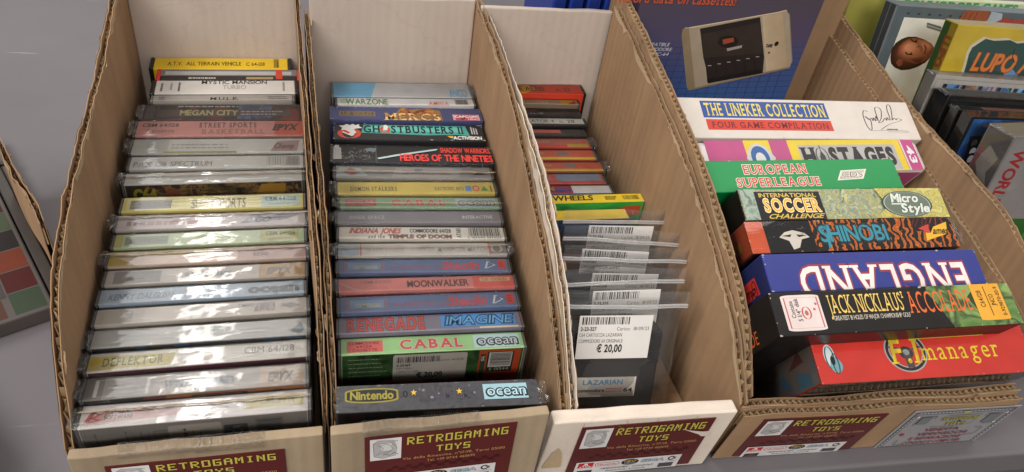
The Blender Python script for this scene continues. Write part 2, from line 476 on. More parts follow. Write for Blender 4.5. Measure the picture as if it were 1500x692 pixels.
# ---------------------------------------------------------------- scene bookkeeping
def tag(o, label, cat, group=None, kind=None):
    if label: o['label'] = label
    if cat: o['category'] = cat
    if group: o['group'] = group
    if kind: o['kind'] = kind
    return o
def thing(name, label, cat, mat4, group=None):
    o = bpy.data.objects.new(name, None); col.objects.link(o)
    o.empty_display_size = .01
    o.matrix_world = mat4
    return tag(o, label, cat, group)
def frame4(origin_mm, ux, uy, uz):
    m = Matrix((ux, uy, uz)).transposed().to_4x4(); m.translation = W3(origin_mm)
    return m
# ---------------------------------------------------------------- table, floor, shelf things
def hit(px, py, P0, n):
    r = ray(px, py); return r * (P0.dot(n) / r.dot(n))

class WB(MB):
    """builder in working millimetres; build() moves it to a parent based at org"""
    def put(s, name, parent, org):
        s.v = [(x - org[0], y - org[1], z - org[2]) for x, y, z in s.v]
        return s.build(name, parent)

def at_base(name, label, cat, org, group=None):
    return thing(name, label, cat, Matrix.Translation(W3(org)), group)

fl = MB(); fl.box(-6000, 6000, -5000, 7000, -20, 0, ink('#4a4440', .5, var=.2, scale=3), 0)
tag(fl.build('floor'), None, None, kind='structure')

_e0 = on(1250, 684, 2, TABLE_Z); _e1 = on(1500, 664, 2, TABLE_Z)
_ed = (_e1 - _e0).normalized()
def table_paint():
    mt, nt, b = _new("grey_table_paint")
    tc = N(nt, 'ShaderNodeTexCoord')
    n1 = N(nt, 'ShaderNodeTexNoise'); n1.inputs['Scale'].default_value = 6; n1.inputs['Detail'].default_value = 8
    mp = N(nt, 'ShaderNodeMapping'); mp.inputs['Scale'].default_value = (7, 190, 1)
    n2 = N(nt, 'ShaderNodeTexNoise'); n2.inputs['Scale'].default_value = 1; n2.inputs['Detail'].default_value = 4
    nt.links.new(tc.outputs['Object'], n1.inputs['Vector']); nt.links.new(tc.outputs['Object'], mp.inputs['Vector']); nt.links.new(mp.outputs['Vector'], n2.inputs['Vector'])
    r = N(nt, 'ShaderNodeValToRGB'); c = lin('#656063')
    r.color_ramp.elements[0].position = .25; r.color_ramp.elements[1].position = .8
    r.color_ramp.elements[0].color = (*[x * .85 for x in c], 1); r.color_ramp.elements[1].color = (*[x * 1.1 for x in c], 1)
    nt.links.new(n1.outputs['Fac'], r.inputs['Fac'])
    sc_ = N(nt, 'ShaderNodeMapRange'); sc_.inputs['From Min'].default_value = .70; sc_.inputs['From Max'].default_value = .80
    nt.links.new(n2.outputs['Fac'], sc_.inputs['Value'])
    mx = N(nt, 'ShaderNodeMixRGB'); mx.inputs['Color2'].default_value = (*lin('#a5a1a2'), 1)
    nt.links.new(sc_.outputs['Result'], mx.inputs['Fac']); nt.links.new(r.outputs['Color'], mx.inputs['Color1'])
    nt.links.new(mx.outputs['Color'], b.inputs['Base Color'])
    b.inputs['Roughness'].default_value = .55; b.inputs['Specular IOR Level'].default_value = .25
    bp = N(nt, 'ShaderNodeBump'); bp.inputs['Strength'].default_value = .08; bp.inputs['Distance'].default_value = .001
    nt.links.new(n2.outputs['Fac'], bp.inputs['Height']); nt.links.new(bp.outputs['Normal'], b.inputs['Normal'])
    return mt
PAINT = table_paint()
ux = Vector((_ed.x, _ed.y, 0)).normalized(); uy = Vector((-ux.y, ux.x, 0))
t_or = _e0
tb = thing('table', 'long grey painted table carrying all the cartons', 'table', frame4((t_or.x, t_or.y, TABLE_Z), ux, uy, Vector((0, 0, 1))))
mb = MB(); mb.box(-1500, 1100, 0, 1500, -24, 0, PAINT, 2.5, 3); mb.build('table_top', tb)
mb = MB(); mb.box(-1480, 1080, 14, 32, -110, -24.2, ink('#5d5757', .5), 1); mb.build('apron', tb)
for lx in (-1450, 1010):
    for ly in (40, 1420):
        mb = MB(); mb.box(lx, lx + 45, ly, ly + 45, -750, -24.4, ink('#3a3838', .4), 2); mb.build('leg', tb)

# ---------------------------------------------------------------- cartons
def resample(path, step=3.0):
    out = []
    for a, b in zip(path, path[1:]):
        a, b = Vector(a), Vector(b); n = max(1, int(math.hypot(b.x - a.x, b.y - a.y) / step))
        for i in range(n): out.append(a.lerp(b, i / n))
    out.append(Vector(path[-1])); return out

def smooth_path(path, it=2):
    for _ in range(it):
        q = [path[0]]
        for a, b in zip(path, path[1:]):
            a, b = Vector(a), Vector(b); q += [a.lerp(b, .25), a.lerp(b, .75)]
        q.append(path[-1]); path = q
    return path

def wall(mb, path, th=3.6, seed=0, tear=1.2, zb=TABLE_Z + .6, m_in=None, m_out=None, smooth=2, curls=6, drop_in=0.0, drop_out=0.0, wl=4.8, flare=0.0, foot=0.0, peel=7.0, sunk=1.5):
    """torn corrugated board standing on the table: two liners with the fluting between them, open at the top.
    the path runs front to back; its left side (-x) is the 'left' liner."""
    m_in = m_in or KRAFT(); m_out = m_out or KRAFT()
    rd = random.Random(seed)
    pts = resample(smooth_path(path, smooth))
    nrm = []
    for i, p in enumerate(pts):
        d = pts[min(i + 1, len(pts) - 1)] - pts[max(i - 1, 0)]; d.z = 0; d.normalize()
        nrm.append(Vector((-d.y, d.x, 0)))
    def jag(i, k, amp):
        p = pts[i]
        v = noise.noise(Vector((p.x * .02 + seed * 3.1 + k * 11, p.y * .05, k))) * 1.2
        v += noise.noise(Vector((p.x * .1 + seed + k * 7, p.y * .28, k + 5))) * .8
        return v * amp
    tops = {}
    for k, off, m, drop in ((0, th / 2, m_in, drop_in), (1, -th / 2, m_out, drop_out)):
        vs, fs = [], []
        tops[k] = []
        for i, p in enumerate(pts):
            z = p.z + jag(i, k, tear) - drop; tops[k].append(z)
            w = noise.noise(Vector((p.x * .01, p.y * .012 + seed, k * .0))) * 1.5
            wt = noise.noise(Vector((p.x * .06 + seed, p.y * .09, 3 + k))) * .9 * tear
            n = nrm[i]
            a = p + n * (off + .25) ; b = p + n * (off - .25)
            fl_ = n * (flare); ft = foot * max(0.0, 1 - (p.y - pts[0].y) / 70.0)
            vs += [(a.x + w * .3 + n.x * wt * .5, a.y + n.y * wt * .5, z), (a.x + w, a.y + ft * .3, (z * .7 + zb * .3)), (a.x + fl_.x, a.y + ft, zb),
                   (b.x + fl_.x, b.y + ft, zb), (b.x + w, b.y + ft * .3, (z * .7 + zb * .3)), (b.x + w * .3 + n.x * wt * .5, b.y + n.y * wt * .5, z)]
        kk = len(pts)
        for i in range(kk - 1):
            o, q = i * 6, (i + 1) * 6
            for r in range(5):
                fs.append((o + r, q + r, q + r + 1, o + r + 1))
            fs.append((o + 5, q + 5, q, o))
        fs.append(tuple(range(6))); fs.append(tuple(range((kk - 1) * 6 + 5, (kk - 1) * 6 - 1, -1)))
        mb.mesh(vs, fs, m)
    # fluting
    vs = []; L = 0; prev = None
    fine = resample(pts, .8)
    j = 0
    for i, p in enumerate(fine):
        if prev is not None: L += math.hypot(p.x - prev.x, p.y - prev.y)
        prev = p
        while j < len(pts) - 2 and (pts[j + 1] - p).length < (pts[j] - p).length: j += 1
        n = nrm[j]
        cru = noise.noise(Vector((p.y * .045, p.x * .02, seed + 2)))
        zt = min(tops[0][j], tops[1][j]) - sunk - max(0, cru + .15) * 2.2 * tear + rd.uniform(-.5, .3) * tear
        q = p + n * (math.sin(L * 2 * math.pi / wl + 1.6 * noise.noise(Vector((L * .05, seed, 1)))) * (th / 2 - .35) * min(1, 1.0 + cru * .7))
        vs += [(q.x, q.y, zt), (q.x, q.y, zt - 14)]
    mb.mesh(vs, [(2 * i, 2 * i + 1, 2 * i + 3, 2 * i + 2) for i in range(len(fine) - 1)], FLUTE(), True)
    # bare, peeled paper along the tear, ragged below
    if peel:
        for k, sg in ((0, 1), (1, -1)):
            hs = []
            for i, p in enumerate(pts):
                v = noise.noise(Vector((p.y * .03, seed * 5.3 + k * 9, 2))) + .5 * noise.noise(Vector((p.y * .16, seed + k, 7))) + .25 * noise.noise(Vector((p.y * .6, seed, 3)))
                hs.append(max(0, v * peel + peel * .12))
            vs = []
            for i, p in enumerate(pts):
                z = tops[k][i]; w = noise.noise(Vector((p.x * .01, p.y * .012 + seed, 0))) * 1.5
                wt = noise.noise(Vector((p.x * .06 + seed, p.y * .09, 3 + k))) * .9 * tear
                q = p + nrm[i] * sg * (th / 2 + .25 + .35)
                vs += [(q.x + w * .3 + nrm[i].x * wt * .5, q.y + nrm[i].y * wt * .5, z + .2), (q.x + w * .45 + nrm[i].x * wt * .4, q.y, z - hs[i])]
            fs = [(2 * i, 2 * i + 1, 2 * i + 3, 2 * i + 2) for i in range(len(pts) - 1) if hs[i] > .5 or hs[i + 1] > .5]
            mb.mesh(vs, fs, KRAFT_EDGE())
    # a few lifted scraps of torn paper
    for c in range(curls):
        i = rd.randrange(2, len(pts) - 4); k = rd.choice((0, 1)); sg = 1 if k == 0 else -1
        n = nrm[i]; d = (pts[i + 1] - pts[i]).normalized(); p = pts[i] + n * (sg * (th / 2 + .2)); p.z = tops[k][i]
        wv = rd.uniform(4, 11); ln = rd.uniform(2.5, 5.5); ph = rd.uniform(.7, 1.5); vs = []; sk = rd.uniform(-3, 3)
        for a in range(5):
            t = a / 4
            for b in range(5):
                s_ = (b - 2) / 2
                q = p + d * (s_ * wv * .5 * (1 - .55 * t) + sk * t + rd.uniform(-.4, .4)) + n * sg * (math.sin(t * ph * 1.6) * ln * .35 + rd.uniform(-.2, .2)) + Vector((0, 0, -2.5 + t * ln * (1 - .35 * abs(s_)) * (.6 + .4 * math.cos(t * ph)) + rd.uniform(-.3, .3)))
                vs.append(q)
        mb.mesh(vs, [(a * 5 + b, a * 5 + b + 1, a * 5 + b + 6, a * 5 + b + 5) for a in range(4) for b in range(4)], KRAFT() if rd.random() < .5 else KRAFT_EDGE())

def slab(mb, A, B, zt, zb, th, m, tilt=0.0, bev=1.6, wob=.5, seed=0):
    """folded front or back panel between two corners of its outer face; tilt moves its foot inwards"""
    A = Vector((*A, 0)); B = Vector((*B, 0)); u = (B - A).normalized(); n = Vector((-u.y, u.x, 0)); L = (B - A).length
    zr = zt
    if isinstance(zt, tuple): zt, zr = zt
    h = zt - zb
    bm = bmesh.new(); bmesh.ops.create_cube(bm, size=1)
    for v in bm.verts: v.co = Vector(((v.co.x + .5) * L, (v.co.y + .5) * th, (v.co.z + .5) * h))
    ed = [e for e in bm.edges if abs((e.verts[0].co - e.verts[1].co).x) > L * .9]
    bmesh.ops.bevel(bm, geom=bm.edges[:], offset=bev, segments=3, affect='EDGES', profile=.6)
    ed = [e for e in bm.edges if abs((e.verts[0].co - e.verts[1].co).x) > L * .8]
    bmesh.ops.subdivide_edges(bm, edges=ed, cuts=26, use_grid_fill=True)
    bm.verts.index_update(); vs = []
    for v in bm.verts:
        x, y, z = v.co
        k = z / h
        dz = wob * noise.noise(Vector((x * .05 + seed, 0, 0))) * k + (zr - zt) * k * x / L
        dy = wob * 1.6 * noise.noise(Vector((x * .03 + seed, z * .03, 9)))
        vs.append(A + u * x + n * (y + dy * .5 + tilt * (1 - k)) + Vector((0, 0, zb + z + dz)))
    mb.mesh(vs, [[v.index for v in f.verts] for f in bm.faces], m)
    bm.free()
    return dict(A=A, u=u, n=n, L=L, h=h, zt=zt, zb=zb, tilt=tilt)

def face_frame(s):
    """origin at the top-left of a slab's outer face, V up the face"""
    V = Vector((0, 0, s['h'])) - s['n'] * s['tilt']; V.normalize()
    O = s['A'] + Vector((0, 0, s['zt']))
    return O, s['u'], V

def shop_label(org, parent, s, TL, TR, hh, peel=False):
    O, U, V = face_frame(s); n = U.cross(V)
    a = hit(*TL, O, n); b = hit(*TR, O, n)
    U2 = (b - a).normalized(); V2 = (V - U2 * V.dot(U2)).normalized(); w = (b - a).length
    mb = WB()
    O2 = a + n * .75 - V2 * hh
    k = w / 76.0; kv = hh / 48.0
    c = O2
    mbox = [c, c + U2 * w, c + U2 * w + V2 * hh, c + V2 * hh]
    back = [q - n * .5 for q in mbox]
    P = Print(mb, O2, U2 * k, V2 * kv)
    red = ink('#55201f', .30, .25, .08, 30)
    mb.mesh([*mbox, *back], [(0, 1, 2, 3), (0, 4, 5, 1), (1, 5, 6, 2), (2, 6, 7, 3), (3, 7, 4, 0)], red)
    # darker printed motif row
    for i in range(9):
        for j in range(2):
            x = 12 + i * 6.6 + (j * 3.2)
            P.poly([(x - 2.2, 15.6 + j * 2.2), (x + 2.2, 15.6 + j * 2.2), (x + 1.2, 17.6 + j * 2.2), (x, 18.2 + j * 2.2), (x - 1.2, 17.6 + j * 2.2)], '#3d1615')
    # white square with a pencil drawing of a cabinet
    P.rect(2.5, 27.5, 17.8, 46.3, '#cfcac8')
    g = '#7b7676'
    P.poly([(4.5, 31), (8.5, 29), (14.5, 30.5), (15.5, 40), (14.2, 44), (6.5, 45), (4, 42.5)], '#a9a5a4')
    P.poly([(8, 35), (13.5, 36), (13, 42), (7.5, 42.5)], '#c4c0be')
    P.line([(4, 42.5), (6.5, 45), (14.2, 44), (16, 43.5), (11.5, 42.2), (4, 42.5)], .35, g)
    P.line([(4, 42.5), (4.5, 31), (8.5, 29), (15, 30.5), (15.5, 38), (13, 42)], .35, g)
    P.line([(6, 41), (9, 38), (8.2, 35.8), (11, 34), (13.6, 36.5), (12.5, 40), (10, 41.5), (7.2, 40)], .35, g)
    for i in range(7): P.line([(5 + i * 1.3, 31.5 + (i % 3)), (6.8 + i * 1.3, 34 + (i % 2) * 1.5)], .22, g)
    P.line([(9, 33), (12, 31.2), (14.6, 33.2), (16.3, 31.4)], .4, '#5f5b5b')
    P.pixels('RETROGAMING', 20.6, 38.9, 71.6, 45.4, '#b5ad4a')
    P.pixels('TOYS', 35.5, 30.2, 52.6, 35.6, '#b5ad4a')
    P.text("Via della Rinascita, n°17/19, Terni 05100", 18.6, 25.4, 71.5, 27.6, '#b98a58', space=.12)
    P.text("Tel. +39 0744 460695", 31, 21.6, 56, 23.8, '#b98a58', space=.12)
    # white strip of makers' marks
    P.rect(4.5, -1, 68, 12.6, '#cbc6c4')
    P.rect(6, 6.2, 15, 11.6, '#b4262b')
    for dx in (-.9, 0, .9): P.line([(10.5 + dx * 1.9, 8.2), (10.5 + dx * .75, 9.6), (10.5 + dx * .6, 11.1)], .55, '#e6dedb')
    P.text('ATARI', 6.9, 6.7, 14.1, 7.9, '#e6dedb', key='b')
    P.rrect(16, 7, 30.6, 10.6, 1.7, '#b4262b'); P.rrect(16.45, 7.4, 30.15, 10.2, 1.35, '#d8d2cf')
    P.text('Nintendo', 17.6, 7.9, 29, 9.7, '#b4262b', key='b')
    P.ell(37, 9, 5.2, 3.1, '#1d1b1c'); P.text('NEO', 33.4, 9.1, 40.6, 11, '#c99a35', key='b'); P.text('GEO', 33.8, 6.9, 40.2, 8.7, '#8d9aa6', key='b')
    P.text('SEGA', 44, 7.6, 57.5, 10.4, '#3f5a70', key='f', shear=.1); P.text('SEGA', 44, 7.6, 57.5, 10.4, '#b7c3c9', key='r', shear=.1)
    P.ring(62.4, 9.3, 1.9, 1.7, .9, '#2a2c4c', a0=50, a1=310); P.rect(63.2, 9.4, 65, 10.3, '#2a2c4c'); P.rect(63.2, 8.2, 65, 9.1, '#a3272d')
    P.text('commodore', 59.5, 5.9, 66, 6.6, '#55525a')
    P.text('VIDEOGAMES - CONSOLE', 20, 3.2, 52, 4.8, '#3b3838', shear=.3)
    P.text('RIPARAZIONI - ACCESSORI', 24, .4, 48, 1.8, '#6b6666', shear=.3)
    P.rect(6.5, -.6, 15.5, 3.6, '#3c2f33'); P.rect(56, .2, 65, 4.6, '#4a4246')
    P.poly([(6.8, -.5), (11, 2.8), (15.2, -.5)], '#6b3a3a')
    if peel:
        P.poly([(72, 36), (66, 37.5), (60, 39.4), (66, 36), (70.5, 33.4), (73, 31), (76.4, 31), (76.4, 36)], '#c9bcb0')
        P.line([(58, 40), (50, 43), (44, 46.5)], .3, '#8a6a60'); P.line([(20, 48), (26, 44), (38, 46)], .25, '#8a6a60')
    mb.put('shop_label', parent, org)
    return O2, U2, V2, n, w

def clear_tape(org, parent, s, u0, u1, drop):
    O, U, V = face_frame(s); n = U.cross(V); mb = WB(); vs = []; nx = 30
    for i in range(nx + 1):
        x = u0 + (u1 - u0) * i / nx; e = .18 * noise.noise(Vector((x * .2, 3, s['L'])))
        vs += [O + U * x - n * 6 + Vector((0, 0, .75 + e)), O + U * x + n * .2 + Vector((0, 0, .6 + e)), O + U * x + n * (1.0 + e) - V * 1.8, O + U * x + n * (1.05 + e) - V * (drop + .6 * noise.noise(Vector((x * .5, 1, 2))))]
    mb.mesh(vs, [(i * 4 + r, i * 4 + r + 1, i * 4 + r + 5, i * 4 + r + 4) for i in range(nx) for r in range(3)], film('packing_tape', 1.0, .22, .7, (160, 60, 160), haze=.0, boost=.6), True)
    mb.put('packing_tape', parent, org)

PB1 = [(262, -349), (271, -331), (284, -308), (299, -289), (318, -274), (353, -265), (410, -257), (488, -252), (557, -238), (604, -228)]

def pth(x, prof, dx=0.0): return [(x + dx * i, y, z) for i, (y, z) in enumerate(prof)]
def front_pts(pl, pr, z):
    a = on(*pl, 2, z); b = on(*pr, 2, z); return (a.x, a.y), (b.x, b.y)

def bottom(org, parent, x0, x1, y0, y1):
    mb = WB(); mb.box(x0, x1, y0, y1, TABLE_Z + .8, TABLE_Z + 5, KRAFT(), .5); mb.put('bottom', parent, org)

# carton 1 (leftmost)
org = (-55, 262, TABLE_Z)
c1 = at_base('carton', 'leftmost carton, cream front and ragged brown sides, filled with glossy clear tape cases', 'cardboard box', org, 'cut down cardboard cartons on the table')
mb = WB(); wall(mb, pth(-119, PB1), seed=1, tear=2.0, curls=9); mb.put('side_wall', c1, org)
mb = WB(); wall(mb, pth(7, [(y, z + 4) for y, z in PB1]), seed=2, tear=1.8, curls=7, th=2.6); mb.put('side_wall', c1, org)
A, B = front_pts((97, 672), (473, 637), -339)
mb = WB(); s1 = slab(mb, A, B, -339, TABLE_Z + .7, 6, CREAM(), 0, seed=1, bev=1.1, wob=1.1); f1w = mb.put('front_wall', c1, org)
mb = WB(); slab(mb, (-117, 599), (6, 599), -170, TABLE_Z + .7, 4, WHITE(), 0, seed=5); mb.put('back_wall', c1, org)
bottom(org, c1, -116, 5, 262, 597)
shop_label(org, f1w, s1, (153, 683), (417, 657), 41)
clear_tape(org, f1w, s1, 22, 66, 3.5); clear_tape(org, f1w, s1, 58, 92, 5)

# carton 2
org = (75, 245, TABLE_Z)
c2 = at_base('carton', 'second carton from the left, cream front, holding wrapped tape cases under a tall plain back', 'cardboard box', org, 'cut down cardboard cartons on the table')
mb = WB(); wall(mb, [(12.4 + .002 * (y - 250), y, z) for y, z in PB1[:9]], seed=3, tear=1.8, curls=7, th=2.8); mb.put('side_wall', c2, org)
PB2 = [(240, -340), (249, -332), (270, -312), (303, -289), (355, -267), (412, -243), (467, -231), (520, -227), (552, -225)]
mb = WB(); wall(mb, [(139 + 4.0 * (y - 240) / 310, y, z) for y, z in PB2], seed=4, tear=1.7, curls=7); mb.put('side_wall', c2, org)
A, B = front_pts((484, 637), (806, 606), -325)
mb = WB(); s2 = slab(mb, A, B, -325, TABLE_Z + .7, 6, CREAM(), 0, seed=2, bev=1.1, wob=1.1); f2w = mb.put('front_wall', c2, org)
mb = WB(); slab(mb, (15, 545), (140.5, 545), (-225, -223), TABLE_Z + .7, 4, WHITE(), 0, seed=6); mb.put('back_wall', c2, org)
bottom(org, c2, 15, 137, 245, 543)
shop_label(org, f2w, s2, (534, 641), (758, 617), 48)
clear_tape(org, f2w, s2, 16, 78, 4)

# carton 3
org = (198, 228, TABLE_Z)
c3 = at_base('carton', 'carton with white torn front and a peeled white rim, holding bagged cartridges', 'cardboard box', org, 'cut down cardboard cartons on the table')
PB3 = [(240, -334), (258, -319), (285, -292), (330, -266), (385, -247), (430, -243), (480, -236), (540, -230)]
mb = WB(); wall(mb, [(144.2 + 4.0 * (y - 240) / 310, y, z) for y, z in PB3], seed=8, tear=1.9, foot=5, curls=9, m_in=WORN(), m_out=WORN()); mb.put('side_wall', c3, org)
PB3R = [(231, -341), (262, -308), (318, -279), (378, -254), (465, -233), (530, -218)]
mb = WB(); wall(mb, pth(252, PB3R), seed=9, tear=1.3, foot=9, curls=5); mb.put('side_wall', c3, org)
A, B = front_pts((812, 621), (1082, 603), -337)
mb = WB(); s3 = slab(mb, A, B, -337, TABLE_Z + .7, 9.5, WORN(), 7, seed=3, wob=.9); 
O, U, V = face_frame(s3); P = Print(mb, O, U, V, .45)
rd = random.Random(5)
for x in (18, 44, 63, 88): P.line([(x, -1.5), (x + rd.uniform(-1, 1), -5), (x + rd.uniform(-2, 2), -9)], .25, '#9a8674')

P.poly([(2 + 6 * i / 8 * 2, -50 + 20 * math.sin(i / 8 * 3.1) * 1.1 + rd.uniform(-2, 2)) for i in range(9)] + [(13, -52), (2, -52)], KRAFT_EDGE())
f3w = mb.put('front_wall', c3, org)
mb = WB(); slab(mb, (143, 536), (253, 536), (on(710, 11, 1, 536).z, on(900, 18, 1, 536).z), TABLE_Z + .7, 5, WHITE(), 0, seed=7, wob=.8); mb.put('back_wall', c3, org)
bottom(org, c3, 147, 249, 240, 534)
shop_label(org, f3w, s3, (853, 626), (1049, 611), 56, True)

# carton 4 (wide, game boxes)
org = (375, 230, TABLE_Z)
c4 = at_base('carton', 'wide brown carton holding big game boxes, with two paper notices on its front', 'cardboard box', org, 'cut down cardboard cartons on the table')
PB4L = [(236, -342), (262, -304), (318, -273), (378, -249), (465, -226), (560, -206)]
mb = WB(); wall(mb, pth(258.5, PB4L), seed=10, tear=.7, foot=9, curls=2, th=4.6, wl=4.6, peel=3, sunk=.4); mb.put('side_wall', c4, org)
def prof(x, pxs): return [(x, *on(px, py, 0, x).yz) for px, py in pxs]
p4r = [(497, 244, -330), (497, 262, -298)] + prof(497, [(1497, 362), (1478, 318), (1420, 250), (1345, 172), (1284, 92), (1215, 0)]) + [(497, 620, -222)]
p4r = sorted(p4r, key=lambda q: q[1])
mb = WB(); wall(mb, p4r, seed=11, tear=.8, foot=8, curls=3, th=4.6, wl=4.6, peel=3, sunk=.4); mb.put('side_wall', c4, org)
p4f = prof(490.5, [(1500, 470), (1478, 428), (1430, 352), (1361, 252), (1285, 145), (1203, 30)])
p4f = sorted(p4f, key=lambda q: q[1])
mb = WB(); wall(mb, p4f, seed=12, tear=.6, foot=8, curls=1, th=4.2, wl=4.6, peel=2, sunk=.4); mb.put('inner_flap', c4, org)
A, B = front_pts((1090, 612), (1497, 586), -346)
A = Vector((*A, 0)); B = Vector((*B, 0)); d = (B - A).normalized(); nn = Vector((-d.y, d.x, 0))
fl4 = []
mb = WB()
for k, zz in ((0, 0), (1, 2.0)):
    q = A + nn * (2.5 + 5.4 * k); r = B + nn * (2.5 + 5.4 * k)
    n_ = 12
    pp = [(q.x + (r.x - q.x) * i / n_, q.y + (r.y - q.y) * i / n_, -345 + zz + 1.2 * math.sin(i * 1.1 + k)) for i in range(n_ + 1)]
    wall(mb, pp, seed=13 + k, tear=.8, curls=1, th=5.0, wl=4.4, smooth=1, peel=2, sunk=.4)
TI = 9.0
for i, (x, y, z) in enumerate(mb.v):                        # the panel bulges: its foot is set back under the rim
    t = min(1.0, max(0.0, (-346 - z) / 55.0)); mb.v[i] = (x + nn.x * TI * t, y + nn.y * TI * t, z)
s4 = dict(A=A - nn * .1, u=d, n=nn, L=(B - A).length, h=55.4, zt=-346, zb=-401.4, tilt=TI)
f4w = mb.put('front_wall', c4, org)
mb = WB(); slab(mb, (262, 560), (494, 560), -190, TABLE_Z + .7, 5, KRAFT(), 0, seed=8); mb.put('back_wall', c4, org)
bottom(org, c4, 262, 494, 252, 556)
shop_label(org, f4w, s4, (1120, 614), (1302, 605), 50)
# grey game-room notice
O, U, V = face_frame(s4); n = U.cross(V)
a = hit(1341, 601, O, n); b = hit(1496, 592, O, n)
mb = WB(); U2 = (b - a).normalized(); V2 = (V - U2 * V.dot(U2)).normalized(); w = (b - a).length; hh = 52.0
k = w / 70; kv = hh / 46
O2 = a + n * 1.2 - V2 * hh
q = [O2, O2 + U2 * w, O2 + U2 * w + V2 * hh, O2 + V2 * hh]; q2 = [x - n * .5 for x in q]
mb.mesh([*q, *q2], [(0, 1, 2, 3), (0, 4, 5, 1), (1, 5, 6, 2), (2, 6, 7, 3), (3, 7, 4, 0)], ink('#8f8c8d', .38, .1, .05))
P = Print(mb, O2, U2 * k, V2 * kv)
P.frame(1.5, 0, 68.5, 44.5, 1.6, '#55585b'); P.frame(3.8, 0, 66.2, 41.8, .5, '#3b3d40')
for i in range(26): P.rect(4.6 + i * 2.35, 42.9, 5.6 + i * 2.35, 43.6, '#c9c8c8')
for j in range(14):
    for u in (2.1, 66.9): P.rect(u, 2 + j * 2.8, u + .8, 3 + j * 2.8, '#c9c8c8')
P.rect(9, 30, 16, 38.5, '#6c7073'); P.rect(54, 28, 61, 38.5, '#6c7073')
P.line([(8, 29), (8, 39.5), (18, 39.5), (18, 36)], .5, '#3b3d40'); P.line([(52, 36), (52, 39.5), (62, 39.5), (62, 27), (56, 27)], .5, '#3b3d40')
P.line([(25, 36.5), (25, 39.5), (48, 39.5), (48, 28), (36, 25.5), (22, 25.5)], .4, '#5b5d60')
for u, v in ((5.5, 39.5), (64.5, 39.5), (63.5, 28)): P.ell(u, v, .9, .9, '#dcdad9')
P.rect(33, 42.4, 37.5, 44.2, '#b8b62a')
P.pixels('RETROGAMING', 24, 33.4, 48, 37, '#3a3a22'); P.pixels('RETROGAMING', 24.3, 33.8, 48.3, 37.4, '#b0a63a')
P.poly([(36, 31.2), (39, 31.2), (37.5, 32.8)], '#26272b')
P.pixels('TOYS', 29.5, 27.2, 43.5, 30.4, '#3a3a22'); P.pixels('TOYS', 29.8, 27.6, 43.8, 30.8, '#b0a63a')
rc = '#7d2430'
P.text('VENDITA', 21, 20.2, 44, 23.6, rc, key='b'); P.text('VIDEOGIOCHI', 19.5, 14.6, 53, 18, rc, key='b')
P.text('E RIPARAZIONI', 17.5, 9.0, 52, 12.4, rc, key='b'); P.text('CONSOLE E COMPUTER', 16, 3.6, 56, 6.8, rc, key='b')
P.ell(8.2, 17.5, 1.5, 1.5, '#a8303c'); P.line([(10, 10), (10, 4), (17, 4)], .5, '#3b3d40'); P.line([(52, 12), (60, 14), (60, 22), (55, 22)], .5, '#3b3d40')
mb.put('paper_notice', f4w, org)
# red and white parcel tape left along the carton's foot
for ua, ub in ((58.5, 78), (148, 170)):
    mb = WB(); P = Print(mb, O - V * 54 + n * .5, U, V)
    P.poly([(ua + 3, 1), (ub, 1), (ub + 4, 13), (ua + 6, 14)], '#c9bfb4')
    for i in range(2):
        x = ua + 5 + i * 8; P.poly([(x, 1.4), (x + 5, 1.4), (x + 6, 7), (x + 1, 8)], '#b2493c')
    mb.put('parcel_tape', f4w, org)
# ---------------------------------------------------------------- things standing in the cartons
FLOOR = TABLE_Z + 5.4
def place(L, R, h, top, lean=0.0, floor=FLOOR, W=None, left=False, tmax=None):
    a = on(*L, 2, -h); b = on(*R, 2, -h)
    u = (b - a).normalized()
    if W: a = b - u * W
    W = (b - a).length
    n = Vector((-u.y, u.x, 0)); ca, sa = math.cos(math.radians(lean)), math.sin(math.radians(lean))
    t = n * ca - Vector((0, 0, sa)); hh = n * sa + Vector((0, 0, ca))
    P = hit(*top, a, hh); T = (P - a).dot(t)
    if tmax: T = min(T, tmax)
    H = (a.z - max(0, T * sa) - floor) / ca
    base = a + u * W / 2 + t * T / 2 - hh * H
    return dict(m=frame4(base, u, t, hh), W=W, T=T, H=H, y=a.y, a=a, u=u, t=t, h=hh)

def fit(p, g):
    """neighbours touch: close the hairline left by reading the picture, keep the real gaps"""
    g -= .3
    if p['T'] > g or p['T'] > .74 * g:
        g = min(g, 22); d = (g - p['T']) / 2
        p['m'] = Matrix.Translation(p['t'] * d * .001) @ p['m']; p['T'] = g
    return p
def spine(mb, W, T, H, eps=.06): return Print(mb, (-W / 2, -T / 2, H), (W / 100, 0, 0), (0, T / 100, 0), eps)
def front(mb, W, T, H, eps=.06): return Print(mb, (-W / 2, -T / 2, H), (1, 0, 0), (0, 0, 1), eps)
def leftf(mb, W, T, H, eps=.06): return Print(mb, (-W / 2, -T / 2, 0), (0, 0, 1), (0, 1, 0), eps)

def crumple(mb, c, r, m, seed):
    """tucked, crinkled end of a cellophane wrapping"""
    n = 6; vs = []
    for i in range(n):
        for j in range(n):
            x = (i / (n - 1) - .5) * 2; y = (j / (n - 1) - .5) * 2
            k = max(0, 1 - max(abs(x), abs(y)) * .7)
            d = Vector((noise.noise(Vector((x * 2 + seed, y * 2, 1))), noise.noise(Vector((x * 2, y * 2 + seed, 2))), noise.noise(Vector((x * 2.3, y * 2.3, seed + 3)))))
            vs.append((c[0] + x * r[0] + d.x * r[0] * .6, c[1] + y * r[1] + d.y * r[1] * .5, c[2] + k * r[2] * .6 + d.z * r[2] * 1.1))
    mb.mesh(vs, [(i * n + j, (i + 1) * n + j, (i + 1) * n + j + 1, i * n + j + 1) for i in range(n - 1) for j in range(n - 1)], m)

